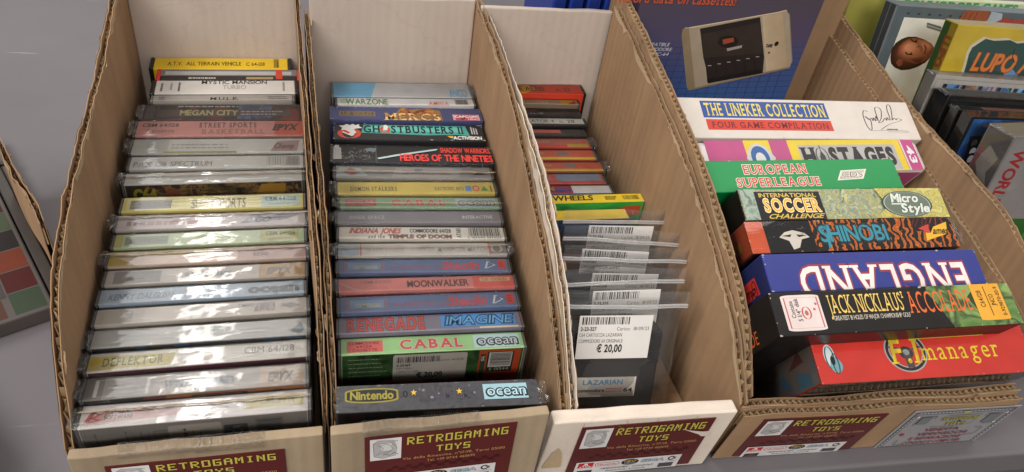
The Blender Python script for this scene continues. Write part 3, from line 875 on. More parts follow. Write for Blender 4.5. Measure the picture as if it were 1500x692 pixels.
def wrinkled(mb, W, T, H, m, seed, g=.12, amp=.45):
    """film drawn round a case: five faces, the spine side finely creased"""
    nx, ny = 44, 7; vs = []
    for i in range(nx + 1):
        for j in range(ny + 1):
            x = -W / 2 - g + (W + 2 * g) * i / nx; y = -T / 2 - g + (T + 2 * g) * j / ny
            e = min(1, min(i, nx - i) / 3, min(j, ny - j) / 1.0 + .2)
            z = H + g + amp * (noise.noise(Vector((x * .11 + seed, y * .5, 0))) + .6 * noise.noise(Vector((x * .35, y * .9 + seed, 4)))) * e
            z = max(z, H + .12)
            vs.append((x, y, z))
    mb.mesh(vs, [(i * (ny + 1) + j, (i + 1) * (ny + 1) + j, (i + 1) * (ny + 1) + j + 1, i * (ny + 1) + j + 1) for i in range(nx) for j in range(ny)], m, True)
    x, y = W / 2 + g, T / 2 + g; zt = H + g
    for q in (((-x, -y, 0), (x, -y, 0), (x, -y, zt), (-x, -y, zt)), ((-x, y, 0), (-x, -y, 0), (-x, -y, zt), (-x, y, zt)), ((x, -y, 0), (x, y, 0), (x, y, zt), (x, -y, zt))):
        mb.poly(q, m)

def cassette(name, label, cat, pl, base, art_fn=None, front_fn=None, wrap=True, group=None, ends=None, tuft=(), seam=None, seed=0, frontc=None, endc='#6f6a66'):
    """a tape in its clear case: printed card inlay, clear case, cellophane"""
    W, T, H = pl['W'], pl['T'], pl['H']
    root = thing(name, label, cat, pl['m'], group)
    mb = MB(); i = .8
    tn = Print(mb, (0, 0, 0), (1, 0, 0), (0, 1, 0)); tn.tone = 1.22 if group and 'second' in group else 1.0  # second carton's inks lightened to stand in for sheen
    mb.box(-W / 2 + 2.2, W / 2 - 2.2, -T / 2 + .3, T / 2 - .3, .5, H - i, ink(Print.adj(tn, base), .5), .35)
    w, t, h = W - 4.4, T - .6, H - i
    if art_fn:
        sp = spine(mb, w, t, h); sp.tone = tn.tone; sp.ttone = .72 if group == G1 and seed > 6 else 1.0
        art_fn(sp)
    if front_fn: front_fn(front(mb, w, t, h), w)
    elif frontc: front(mb, w, t, h).rect(1, -h + 2, w - 1, -1.2, frontc)
    mb.build('printed_inlay', root)
    mb = MB(); mb.box(-W / 2, W / 2, -T / 2, T / 2, 0, H, CASE(), .7)
    mb.build('clear_case', root)
    # hinge end blocks of the case, grey where the plastic doubles up
    for s in (-1, 1):
        mb = MB(); mb.box(s * (W / 2 - 1.25) - .7, s * (W / 2 - 1.25) + .7, -T / 2 + .4, T / 2 - .4, 1, H - .7, ink(endc, .25, .5), .3)
        mb.build('case_end', root)
    if wrap:
        mb = MB(); wrinkled(mb, W, T, H, WRAP(), seed * 3.7 + 1)
        if seam is not None:
            P = Print(mb, (-W / 2, -T / 2, H + 1.0), (W / 100, 0, 0), (0, T / 100, 0), 0)
            rd = random.Random(seed)
            pts = [(1 + 98 * k / 46, seam + 9 * noise.noise(Vector((k * .35, seed, 0))) + rd.uniform(-3, 3)) for k in range(47)]
            P.line(pts, 6.0, '#8f7f6a')  # the heat seal's shadow, drawn on as a brown line
        for q, s in enumerate(tuft):
            x = -W / 2 - 1 if s < 0 else W / 2 + 1
            crumple(mb, (x * .99, 0, H + .1), (2.6, T * .44, 1.5), WRAPX(), seed * 1.7 + q)
            crumple(mb, (x * .985, -T * .2, H - 1.5), (1.7, T * .28, 2.2), WRAPX(), seed * 2.7 + q + 5)
        mb.build('cellophane', root)
    return root

# ---- carton 1: tapes from the back to the front
ROW1 = [  # L, R (front edge of the spine), T (a point on the back edge)
 ((217, 100.5), (428, 101), (330, 84.5)), ((227, 116.5), (441, 116.8), (330, 103)), ((218, 138), (439, 137), (330, 119)),
 ((218, 148), (432.5, 146.5), (330, 139.5)), ((202.5, 176), (447.5, 175), (330, 148.5)), ((191.5, 199), (449, 197), (330, 178)),
 ((185.5, 224.5), (449, 222), (320, 201.5)), ((182.5, 248), (449, 243.5), (320, 224.5)), ((175, 271), (447.5, 263), (315, 246)),
 ((171, 311), (449, 302), (310, 285.5)), ((162, 337.4), (452, 327.7), (310, 306.5)), ((159, 364), (450.5, 351.3), (310, 333.5)),
 ((150, 391), (453.5, 376), (305, 359)), ((145.5, 418.7), (452, 403.5), (300, 384.5)), ((136.4, 446.6), (450.5, 428.4), (300, 412)),
 ((130.3, 478), (455, 455), (295, 438)), ((124.3, 511), (455.3, 489.2), (290, 466.5)), ((118.5, 547), (455.3, 520.7), (290, 500)),
 ((112, 588), (453.7, 561.4), (285, 537)), ((105, 630.4), (457, 600), (280, 580))]
def h1(y): return 300.0 + max(0, (y - 200)) * (334 - 300) / 415.0
def gap(p, q):
    """free depth between the front edge of q and the front edge of p behind it"""
    def yat(s, x): return s['a'].y + s['u'].y / s['u'].x * (x - s['a'].x)
    x0 = max(p['a'].x, q['a'].x); x1 = min(p['a'].x + p['W'], q['a'].x + q['W'])
    return min(yat(p, x) - yat(q, x) for x in (x0, x1))
PL1 = []
for k, (L, R, T) in enumerate(ROW1):
    p = place(L, R, h1((L[1] + R[1]) / 2), T)
    if PL1: p = fit(p, gap(PL1[-1], p))
    PL1.append(p); pass

G1 = 'tape cases packed in the leftmost carton'
def A(f): return f
def s_atv(P):
    P.text('A.T.V.  ALL TERRAIN VEHICLE', 10, 30, 64, 62, '#4a3c14', key='b'); P.text('C 64-128', 68, 28, 82, 58, '#4a3c14', key='b')
    P.rect(89, 10, 93, 90, '#8a7320'); P.scribble(91, 15, 93, 85, '#3a3010', 1, 3, w=.9, along_v=True)
def slimcase(name, label, pl, base, endc, fn, seed, rough=.35):
    """slim moulded case with coloured end caps"""
    W, T, H = pl['W'], pl['T'], pl['H']
    root = thing(name, label, 'tape case', pl['m'], G1)
    mb = MB(); e = 3.2
    mb.box(-W / 2 + e, W / 2 - e, -T / 2 + .3, T / 2 - .3, .4, H - .3, ink(base, rough, .3), .8)
    fn(spine(mb, W - 2 * e, T - .6, H - .3)); mb.build('printed_sleeve', root)
    for s in (-1, 1):
        mb = MB(); mb.box(min(s * W / 2, s * (W / 2 - e)), max(s * W / 2, s * (W / 2 - e)), -T / 2, T / 2, 0, H, ink(endc, .3, .3), 1.0, 3)
        mb.build('end_cap', root)
    return root
slimcase('tape_case', 'flat bright yellow case with black ends, rearmost in the leftmost carton', PL1[0], '#d5b020', '#1f1c1a', s_atv, 1)
def s_red(P):
    P.rect(0, 35, 100, 98, '#6f6c6b'); P.rect(3, 45, 96, 80, '#a8a5a3'); P.rect(84, 5, 89, 98, '#c2402e')
    P.scribble(20, 3, 40, 25, '#b8b0a8', 1, 2, w=14); P.rect(62, 2, 82, 24, '#9c8458')
slimcase('tape_case', 'black case with bright red ends and a grey stripe', PL1[1], '#2b2626', '#c43030', s_red, 2)
def s_mystic(P):
    P.text('MYSTIC MANSION', 32, 72, 79, 97, '#35302e', key='b'); P.text('TURBO', 47, 34, 64, 62, '#8b8580', key='r')
    P.scribble(3, 20, 6, 90, '#54504d', 1, 3, w=1.6, along_v=True); P.scribble(10, 30, 12, 90, '#8a8683', 1, 4, w=1.4, along_v=True)
    P.scribble(15, 20, 18, 90, '#3e3a38', 1, 5, w=1.4, along_v=True); P.scribble(90, 20, 93, 90, '#8a8683', 1, 6, w=1.6, along_v=True)
slimcase('tape_case', 'white case with black ends and two centred lines of dark lettering', PL1[2], '#c5bfb8', '#1d1b1b', s_mystic, 3)
def s_mule(P):
    P.text('M.U.L.E.', 40, 18, 60, 62, '#2f2b29', key='b', shear=.1); P.scribble(4, 20, 9, 80, '#77716c', 2, 8, w=14); P.scribble(82, 20, 98, 80, '#77716c', 2, 9, w=12)
    P.rect(0, 0, 100, 7, '#8a5a44')
cassette('tape_case', 'thin white case sunk between its taller neighbours, short dark lettering at its middle', 'tape case', PL1[3], '#cbc4bb', s_mule, wrap=False, group=G1, endc='#9a9590')
def s_mega(P):
    P.rect(0, 0, 100, 100, art('dark_city', ['#17120f', '#3a2320', '#281a16', '#5b2c26', '#20181a'], 90))
    P.rect(58, 10, 80, 100, art('blue_dusk', ['#2c3a55', '#54698c', '#3e4c66', '#6f7c96'], 70)); P.poly([(36, 40), (46, 100), (54, 60), (48, 5), (42, 10)], '#6b2a28')
    P.poly([(86, 0), (98, 0), (98, 60), (90, 90)], '#7a2e26'); P.rect(1, 12, 6, 90, '#5d5350')
    P.rect(8, 26, 92, 70, '#5a4d45'); P.text('MEGAN CITY', 22, 34, 58, 66, '#b3a878', key='h'); P.scribble(60, 30, 90, 66, '#a99fa8', 2, 5, w=7)
    P.scribble(20, 84, 60, 98, '#b9b2ac', 1, 6, w=6)
cassette('tape_case', 'dark pictorial case in loose crinkled wrap, red and blue scenes on its spine', 'tape case', PL1[4], '#241c1a', s_mega, group=G1, tuft=(-1, 1), seed=5)
def s_street(P):
    P.rect(0, 0, 100, 100, '#c58a80'); P.rect(82, 0, 100, 100, '#c05a44'); P.text('CBM 64/128', 3, 62, 24, 84, '#4c3f3d', key='b'); P.text('Cassette', 6, 24, 22, 46, '#5a4c48')
    P.text('STREET SPORTS', 36, 56, 71, 88, '#4f4442', key='b', serif=True); P.text('BASKETBALL', 38, 12, 76, 42, '#9c6a60', key='b', serif=True)
    P.text('EPYX', 81, 36, 95, 74, '#3a302e', key='f', shear=.4)
cassette('tape_case', 'salmon pink case with a darker red block at its right end', 'tape case', PL1[5], '#c58a80', s_street, group=G1, seed=6, tuft=(-1,))
def s_silver1(P):
    P.rect(0, 0, 100, 100, '#c2beb6'); P.rect(0, 0, 20, 100, '#b3afa6'); P.poly([(80, 10), (96, 10), (98, 90), (84, 80)], '#a08782'); P.rect(18, 0, 60, 12, '#8f8a4e')
    P.scribble(22, 26, 62, 70, '#97928c', 2, 7, w=8); P.text('Champ', 82, 30, 94, 64, '#8d5a50', shear=.3, key='b')
cassette('tape_case', 'silvery case with faint grey print and a pinkish patch by its right end', 'tape case', PL1[6], '#c2beb6', s_silver1, group=G1, seed=7, tuft=(-1, 1))
def s_bar(P):
    P.rect(0, 0, 100, 100, '#c8c4bd'); P.text('PAX C16 SPECTRUM', 2, 20, 46, 60, '#98938c', key='r'); P.bars(78, 20, 97, 92, '#9a958f', 3); P.bars(90, 15, 98, 88, '#7d7873', 4)
cassette('tape_case', 'silvery case with a pale bar code at its right end', 'tape case', PL1[7], '#c8c4bd', s_bar, group=G1, seed=8)
def f_pic(P, w):
    P.rect(.5, -30, w - .5, -.6, art('ochre_scene', ['#2a201a', '#5d4a28', '#8d6a35', '#3a2a20', '#a4803e'], 110))
    P.rect(.5, -30, 12, -.6, '#3a2e20'); P.text('C64', 5, -12, 18, -4, '#a89a2c', key='f'); P.poly([(20, -14), (26, -3), (33, -6), (30, -20)], '#8a4a30'); P.poly([(78, -14), (84, -2), (100, -2), (96, -22)], '#b58a2e')
    P.scribble(45, -20, 70, -2, '#3a2c22', 7, 4, w=.6)
def s_plain9(P): P.rect(0, 0, 100, 100, '#c4c0b9')
cassette('tape_case', 'silvery case with a crinkled seal along its spine and a dark ochre front picture', 'tape case', PL1[8], '#c4c0b9', s_plain9, f_pic, group=G1, seed=9, tuft=(-1,), seam=66)
def s_super(P):
    P.rect(0, 0, 100, 100, '#cbbd72'); P.rect(2, 10, 98, 92, '#d6cc96'); P.rect(4, 20, 26, 80, '#8a8579'); P.text('ACCESS', 7, 34, 23, 64, '#a59f91', key='b')
    P.text('SUPERSPORTS', 37, 12, 67, 78, '#8f7d3e', key='b'); P.rect(76, 8, 98, 94, '#a9b9ae'); P.text('CBM 64/128', 78, 52, 96, 82, '#5c6a66', key='b', serif=True); P.text('cassette', 80, 20, 92, 42, '#6a7672')
cassette('tape_case', 'pale yellow case with a mint green block at its right end', 'tape case', PL1[9], '#cbbd72', s_super, group=G1, seed=10, wrap=False)
def s_pink(P):
    P.rect(0, 0, 100, 100, '#c9bdb9'); P.scribble(5, 24, 60, 62, '#b58a86', 1, 7, w=26); P.poly([(64, 20), (90, 40), (98, 90), (70, 86)], '#a09a9e'); P.text('GO', 72, 28, 80, 66, '#77727a', shear=.4, key='b')
cassette('tape_case', 'pinkish grey case with a crinkled seal along its far edge', 'tape case', PL1[10], '#c9bdb9', s_pink, group=G1, seed=11, tuft=(-1, 1), seam=80)
def s_green(P):
    P.rect(0, 0, 100, 100, '#bcc7a2'); P.rect(0, 0, 4, 100, '#b5b070'); P.rect(5, 20, 27, 80, '#979a88'); P.text('EDITION', 8, 34, 24, 64, '#adb09e'); P.rect(76, 8, 97, 92, '#b8b46e'); P.text('CBM 64/128', 79, 50, 95, 80, '#7b7a52', key='b'); P.text('cassette', 81, 18, 93, 38, '#86855c')
cassette('tape_case', 'pale green case with a yellow block at its right end', 'tape case', PL1[11], '#bcc7a2', s_green, group=G1, seed=12)
def s_cream(P):
    P.rect(0, 0, 100, 100, '#d6c0b0'); P.poly([(0, 0), (14, 0), (4, 60), (0, 80)], '#b39a48'); P.rect(0, 62, 50, 100, '#c5b488'); P.rect(64, 5, 100, 90, '#bfa094'); P.text('trio', 72, 30, 80, 62, '#a8635c', key='b')
cassette('tape_case', 'cream and pink case with a wavy seal, its brown shadow painted along the spine', 'tape case', PL1[12], '#d6c0b0', s_cream, group=G1, seed=13, tuft=(-1, 1), seam=70)
def s_comm(P):
    P.rect(0, 0, 100, 100, '#bdb3a8'); P.rect(2, 8, 28, 90, '#8f8780'); P.frame(2, 8, 28, 90, 1.6, '#b7b0a8'); P.text('COMMODORE', 8, 48, 22, 70, '#c9c3bb', key='b'); P.text('64/128 CASSETTE', 7, 22, 23, 40, '#beb8b0')
    P.rect(76, 0, 100, 100, '#b58f58'); P.text('SUMMER GAMES', 38, 30, 61, 62, '#7f8a96', key='b', shear=.2); P.text('EPYX', 80, 28, 92, 70, '#a5937a', key='f', shear=.3)
cassette('tape_case', 'beige case with a framed grey block left and an amber right end', 'tape case', PL1[13], '#bdb3a8', s_comm, group=G1, seed=14)
def s_blue(P):
    P.rect(0, 0, 100, 100, '#aab6c1'); P.text('KENNY DALGLISH', 4, 26, 34, 66, '#a9b2bc', key='b', shear=.3); P.scribble(40, 48, 50, 80, '#b3916a', 2, 4, w=8); P.scribble(38, 16, 60, 38, '#8290a0', 1, 3, w=8)
    P.rect(70, 12, 98, 90, '#a0aab2'); P.text('ocean', 72, 24, 97, 80, '#838c95', key='f')
cassette('tape_case', 'pale blue grey case with big rounded letters at its right end', 'tape case', PL1[14], '#aab6c1', s_blue, group=G1, seed=15)
def s_rodeo(P):
    P.rect(0, 0, 100, 100, '#c6bbb0'); P.rect(2, 8, 22, 92, '#bcb2a4'); P.text('CBM64', 13, 14, 16.5, 84, '#8a8177', rot=-90); P.text('RODEO GAMES', 66, 56, 84, 78, '#8a8078', rot=180, key='b'); P.text('BUFFALO', 74, 24, 84, 56, '#a3685c', key='b', shear=.3)
    P.poly([(88, 50), (92, 72), (97, 50), (92, 28)], '#8b837b'); P.ell(51, 52, 2.2, 20, '#8d857c'); P.ell(51, 52, 1.2, 11, '#aca49b')
cassette('tape_case', 'putty coloured case with a round seal at mid spine and a diamond mark right', 'tape case', PL1[15], '#c6bbb0', s_rodeo, group=G1, seed=16)
def s_wavy(P):
    P.rect(0, 0, 100, 100, '#bab6b0'); P.scribble(12, 22, 38, 66, '#aca9a4', 2, 4, w=9); P.scribble(62, 22, 86, 66, '#a8a5a2', 2, 8, w=9); P.line([(48, 30), (50, 60), (51.5, 44), (54, 66), (53, 30), (56, 48)], 2, '#8f8b86'); P.poly([(92, 30), (97, 80), (99, 30), (96, 10)], '#7f8a90')
def f_blue(P, w): P.rect(.5, -20, w - .5, -.5, art('teal_dark', ['#1d1c20', '#2b2a2e', '#24506a', '#1f1c1c', '#3a2c2a'], 60))
cassette('tape_case', 'silvery case with a star shaped pucker in the wrap at mid spine', 'tape case', PL1[16], '#bab6b0', s_wavy, f_blue, group=G1, seed=17, tuft=(-1,))
def s_defl(P):
    P.rect(0, 0, 100, 100, '#cec6bb'); P.poly([(0, 10), (36, 14), (38, 78), (0, 86)], '#c0b26a'); P.poly([(1, 30), (7, 60), (3, 80), (0, 60)], '#c9a92c'); P.text('DEFLEKTOR', 6, 28, 33, 72, '#a39660', key='b', serif=True)
    P.text('CBM 64/128', 70, 40, 94, 76, '#a8a19a', key='r'); P.scribble(46, 20, 54, 80, '#9a948c', 4, 3, w=6)
def f_wine(P, w): P.rect(.5, -20, w - .5, -.5, '#5a2030')
cassette('tape_case', 'white case with a yellow lettered band over its left third', 'tape case', PL1[17], '#cec6bb', s_defl, f_wine, group=G1, seed=18, tuft=(-1,))
def s_comm2(P):
    P.rect(0, 0, 100, 100, '#958e87'); P.rect(0, 0, 8, 100, '#77716b'); P.frame(4, 12, 28, 88, 1.6, '#c4bdb5'); P.text('COMMODORE', 9, 50, 22, 72, '#d0c9c1', key='h'); P.text('64/128 CASSETTE', 8, 26, 23, 42, '#c3bcb4', key='b')
    P.rect(30, 0, 100, 100, '#a3978c'); P.rect(78, 5, 99, 95, '#b59c84'); P.text('WINTER GAMES', 34, 30, 66, 66, '#8390a4', key='b', shear=.25); P.text('EPYX', 82, 26, 93, 66, '#9c8878', key='f', shear=.3)
def f_orange(P, w):
    P.rect(.5, -24, w - .5, -.5, '#17110f'); P.poly([(26, -24), (34, -.5), (w - .5, -.5), (w - .5, -24)], '#a5622a'); P.poly([(20, -24), (29, -.5), (40, -.5), (32, -24)], '#6a2c1c')
    P.rect(52, -6, 80, -1.6, '#2a1a14'); P.text('NO 1 IN SPORTS', 55, -5.4, 77, -2.4, '#a5622a', key='b'); P.rect(93, -6, 98, -2, '#5a3418')
cassette('tape_case', 'grey and tan case with a white outlined block left and an orange front picture', 'tape case', PL1[18], '#958e87', s_comm2, f_orange, group=G1, seed=19, tuft=(-1,))
def s_sup(P):
    P.rect(0, 0, 100, 100, '#d0c7c2'); P.rect(71, 30, 98, 84, '#bfae6c'); P.text('CASSETTE', 78, 46, 94, 68, '#9c8f60'); P.poly([(1, 20), (10, 76), (52, 52), (50, 30)], '#bd938e')
    P.line([(3, 30), (5, 70), (8, 60), (5, 44), (8, 34), (4, 26)], 2.2, '#b05a58'); P.text('SUPERIOR', 10, 56, 21, 74, '#7f6f6c', key='b'); P.text('SOFTWARE', 10, 34, 22, 52, '#6a4f4d', key='h'); P.text('LIMITED', 10, 20, 15, 30, '#b05a58')
    P.scribble(44, 38, 68, 58, '#8d8581', 1, 4, w=9)
def f_back(P, w):
    P.rect(.5, -60, w - .5, -.4, '#8d8680')
    for i in range(4): P.scribble(6 + i * 7, -40, 8 + i * 7, -4, '#6d6762', 1, 20 + i, w=.8, along_v=True); P.scribble(9 + i * 7, -38, 11 + i * 7, -6, '#77716b', 2, 30 + i, w=.45, along_v=True)
    P.frame(34, -40, 60, -6, .35, '#6a645f'); P.rrect(41, -36, 67, -3, 1.6, '#b3aba2'); P.text('2-23-1024', 48, -30, 49.6, -6, '#55504c', rot=90, key='b'); P.scribble(52, -30, 57, -6, '#77716b', 3, 5, w=.5, along_v=True); P.rect(43, -34, 47, -18, '#b3aba2'); P.bars(43.5, -34, 46, -17, '#3a3634', 8, True)
    P.text('€ 5,00', 60, -26, 63, -14, '#45403d', rot=90, key='b')
    for v in (-9.5, -21): P.rrect(68, v - 6, 80, v + 3.4, 1, '#4b4744'); P.rect(69.5, v - 4.8, 78.5, v + 2.2, art('screen_thumb', ['#39485a', '#57606a', '#2b2a30', '#7c7f86'], 160))
    P.rect(84, -30, 98, -2.6, '#7e7771'); P.bars(85, -24, 97, -4, '#4e4945', 12, True)
cassette('tape_case', 'thick white case foremost in the leftmost carton, price sticker on its printed back', 'tape case', PL1[19], '#d0c7c2', s_sup, f_back, group=G1, seed=20, tuft=(-1,), seam=64)

# ---- carton 2
ROW2 = [
 ((484.7, 141), (695.5, 143), (590, 121)), ((490, 152), (699, 154), (590, 141.5)), ((483, 174.7), (708, 178), (590, 152)),
 ((487.4, 203.8), (712, 207), (600, 177)), ((483, 237), (723.5, 240.5), (600, 207)), ((487, 259), (725, 261.4), (605, 240)),
 ((489.4, 283.4), (730.4, 282.5), (610, 262)), ((492.8, 303.4), (737, 304), (615, 284)), ((489, 326), (739.6, 325), (615, 304.5)),
 ((491, 348.6), (744.7, 349.6), (618, 327.6)), ((489.7, 374.8), (748.7, 371.7), (620, 349)), ((491, 399.6), (751, 396.6), (620, 374)),
 ((490.6, 427.6), (760, 419.4), (625, 398)), ((492.8, 458.8), (764.5, 447.6), (628, 427)), ((491, 490), (770.4, 478), (630, 456)),
 ((493.7, 521), (774, 508), (634, 484)), ((492, 605.7), (794, 592), (642, 561))]
def h2(y): return 287.0 + max(0, (y - 150)) * (332 - 287) / 450.0
PL2 = []
for k, (L, R, T) in enumerate(ROW2):
    hh = h2((L[1] + R[1]) / 2)
    p = place(L, R, hh, T)
    if PL2: p = fit(p, gap(PL2[-1], p))
    PL2.append(p); pass
G2 = 'boxed games packed in the second carton'
def carton_game(name, label, pl, base, fn, front_fn=None, left_fn=None, wrap=False, group=G2, cat='game box', seed=0, rough=.38, coat=.35, bev=.7, parts=None, tuft=()):
    """printed card box, standing spine up"""
    W, T, H = pl['W'], pl['T'], pl['H']
    root = thing(name, label, cat, pl['m'], group)
    mb = MB(); mb.box(-W / 2, W / 2, -T / 2, T / 2, 0, H, base if not isinstance(base, str) else ink(base, rough, coat, .07), bev, 2)
    if fn: fn(spine(mb, W, T, H), W, T)
    if front_fn: front_fn(front(mb, W, T, H), W)
    if left_fn: left_fn(leftf(mb, W, T, H), H, T)
    rd = random.Random(int(W * 131 + T * 17))            # rubbed corners and edges
    P = spine(mb, W, T, H, 1.2); P.U = Vector((1, 0, 0)); P.V = Vector((0, 1, 0)); P.k = .10
    spots = [(.6, rd.uniform(0, T)) for _ in range(3)] + [(W - .6, rd.uniform(0, T)) for _ in range(3)] + [(rd.uniform(0, W), rd.choice((.5, T - .5))) for _ in range(7)] + [(.8, .8), (W - .8, .8), (.8, T - .8), (W - .8, T - .8)]
    for x, y in (spots if bev < 2 else []):
        r = rd.uniform(.2, .65); l = rd.uniform(1, 3.2) if y < 1 or y > T - 1 else 1
        P.poly([(min(W - .1, max(.1, x + math.cos(q) * r * l * rd.uniform(.5, 1))), min(T - .1, max(.1, y + math.sin(q) * r * rd.uniform(.5, 1)))) for q in [z * math.pi / 4 for z in range(8)]], '#a89e93')
        P.k = .10
    mb.build('printed_box', root)
    if wrap:
        mb = MB(); wrinkled(mb, W, T, H, SMOOTH(), seed * 2.3 + 4, amp=.12)
        for q, s in enumerate(tuft): crumple(mb, (s * (W / 2 + 1.5), 0, H - 1), (3.2, T * .42, 2.4), WRAPX(), seed + q)
        mb.build('cellophane', root)
    return root
def g_anco(P):
    P.rect(0, 0, 100, 100, '#b4b1b0'); P.poly([(0, 0), (26, 0), (31, 100), (0, 100)], '#6fa3cf'); P.text('ANCO', 84, 8, 97, 58, '#6d9fc6', key='h')
cassette('game_case', 'white case with a blue left end and pale blue lettering, rearmost in the second carton', 'game case', PL2[0], '#b4b1b0', g_anco, group=G2, seed=31, tuft=(1,), endc='#8d8a88')
def g_war(P):
    P.rect(0, 0, 100, 100, '#b9b5b2'); P.ell(5, 50, 3, 40, '#9aa58e'); P.text('WARZONE', 6, 4, 36, 86, '#55843a', key='b'); P.text('AMIGA', 66, 0, 81, 52, '#b9584a', key='b', serif=True); P.rect(86, 10, 96, 90, '#86837e'); P.bars(87, 14, 95, 86, '#55524e', 6)
cassette('game_case', 'white case with green lettering at left and a red word right of centre', 'game case', PL2[1], '#b9b5b2', g_war, group=G2, seed=32, wrap=False)
def g_merc(P, W, T):
    P.rect(0, 0, 100, 100, '#585c8c'); P.poly([(38, 0), (44, 70), (46, 100), (52, 84), (64, 96), (72, 80), (73, 0)], '#b98a4c'); P.poly([(44, 50), (48, 100), (54, 70), (66, 100), (70, 50)], art('blaze', ['#8a3c1c', '#c9762c', '#d8a04a', '#a3531f'], 150))
    P.rrect(6, 26, 29, 66, 5, '#a48b54'); P.rrect(7, 31, 28, 61, 4, '#6a5c58'); P.text('US GOLD', 8.5, 36, 26.5, 58, '#a48b54', key='h')
    P.text('MERCS', 35, 2, 72, 52, '#d1a468', key='h', out='#43261a', serif=True); P.rect(80, 4, 98, 50, '#a63b48'); P.frame(80, 4, 98, 50, 1.6, '#b58a90'); P.text('CAPCOM', 81.5, 26, 96, 42, '#d2c9c8', key='h'); P.text('USA', 90, 9, 96, 20, '#d2c9c8', key='b')
carton_game('game_box', 'violet blue box with a fiery centre and a red square at right', PL2[2], '#4f5384', g_merc, wrap=True, seed=33)
def g_ghost(P, W, T):
    P.poly([(18, 40), (20, 92), (88, 92), (90, 30), (80, 36), (60, 30), (40, 36)], '#3f8a80'); P.poly([(22, 52), (86, 52), (84, 84), (24, 84)], '#5aa598')
    P.text('GH', 19.5, 44, 30.5, 86, '#17201f', key='h', serif=True); P.text('STBUSTERS II', 37.5, 44, 86, 86, '#17201f', key='h', serif=True)
    P.poly([(5, 44), (6, 70), (4, 82), (7, 84), (9, 94), (11, 86), (13, 96), (14.5, 86), (17, 94), (17, 80), (19, 70), (14, 64), (16, 40), (10, 26)], '#c9c5bf')
    P.ring(10.5, 36, 6, 30, 3.0, '#b8402f', a0=150, a1=410); P.line([(6.4, 56), (14, 20)], 3.0, '#b8402f'); P.poly([(9, 30), (12, 44), (14, 30), (12, 18)], '#c9c5bf')
    P.ring(33.8, 62, 2.6, 20, 1.6, '#b8402f'); P.line([(32, 74), (35.8, 50)], 1.6, '#b8402f'); P.poly([(32.6, 60), (33, 88), (34.5, 92), (36, 80), (35, 58)], '#c9c5bf')
    for i, c in enumerate(('#c0392b', '#d08a2c', '#c9bf3a', '#4c9a4a', '#3a6fb0')): P.rect(74 + i * .8, 26 - i * 4, 78.5, 30 - i * 4, c)
    P.text('ACTIVISION', 78.5, 6, 97.5, 26, '#d6d2cd', key='h'); P.scribble(91, 40, 96, 90, '#b6b2ae', 3, 6, w=.9, along_v=True)
carton_game('game_box', 'black box with dark letters on a teal band and a red barred ring at left', PL2[3], '#1d1c1d', g_ghost, seed=34)
def g_shadow(P, W, T):
    P.rect(1, 3, 28, 97, '#2b2a2b'); P.frame(1, 3, 28, 97, .9, '#5d5c5c')
    rd = random.Random(3)
    for i in range(46):
        x, y = rd.uniform(7, 26), rd.uniform(8, 62) + (14 if i % 3 == 0 else 0); P.line([(x, y), (x + rd.uniform(-2.4, 2.4), y + rd.uniform(-12, 12)), (x + rd.uniform(-2, 2), y + rd.uniform(-10, 10))], .35, '#8c8b8b')
    P.poly([(20, 70), (24, 80), (28, 76), (27, 54), (22, 60)], '#5a6468'); P.poly([(2, 10), (2, 80), (4, 92), (5, 80), (6.5, 78), (7, 12)], '#8f8b86'); P.ring(4, 86, 1, 7, .6, '#b1ada8')
    P.poly([(28, 22), (40, 44), (62, 76), (66, 80), (65, 70), (44, 40), (29, 14)], '#8fa3a3'); P.line([(29, 18), (66, 78)], .9, '#bcc9c8')
    P.text('SHADOW WARRIORS', 67.5, 58, 99, 86, '#c83e36', key='h'); P.text('HEROES OF THE NINETIES', 42, 8, 99.6, 44, '#cf3a34', key='h')
carton_game('game_box', 'charcoal box with two lines of red lettering and a drawn sword', PL2[4], '#272627', g_shadow, wrap=True, seed=35)
def g_flame(P):
    P.rect(0, 0, 100, 100, '#84807c'); P.poly([(0, 10), (20, 16), (15, 84), (2, 92)], '#9aa5a0'); P.poly([(4, 44), (9, 86), (13, 60), (16, 48), (10, 18)], '#a06a66'); P.poly([(35, 10), (78, 10), (82, 90), (38, 90)], '#958f8c'); P.scribble(42, 26, 76, 74, '#8a6e6c', 2, 9, w=12); P.rect(50, 50, 55, 80, '#6f6b68'); P.poly([(88, 30), (92, 60), (98, 36)], '#54504e')
cassette('game_case', 'grey case with a faint reddish flame shape near its left end', 'game case', PL2[5], '#84807c', g_flame, group=G2, seed=36, seam=40)
def g_demon(P):
    P.rect(0, 0, 100, 100, '#b9a65a'); P.text('DEMON STALKERS', 8, 26, 37, 60, '#6a6034', key='b', serif=True); P.text('ELECTRONIC ARTS', 61, 30, 80, 58, '#5d5534', key='b', serif=True)
    P.rect(81, 22, 85, 66, '#5a86b0'); P.ell(88, 44, 2.4, 24, '#b8544a'); P.ell(88, 44, 1.3, 13, '#cdbb7a'); P.ell(88, 44, .6, 6, '#b8544a'); P.poly([(91, 22), (93.5, 66), (96, 22)], '#4f8a50'); P.scribble(97.2, 15, 98.6, 80, '#6a6034', 1, 3, w=.9, along_v=True)
    for i in range(5): P.line([(5 + i, 10), (2 + i * 2, 60 + i * 6)], .3, '#8d7c36')
cassette('game_case', 'yellow case with a blue square, red ring and green triangle in a row', 'game case', PL2[6], '#b9a65a', g_demon, group=G2, seed=37, tuft=(-1,))
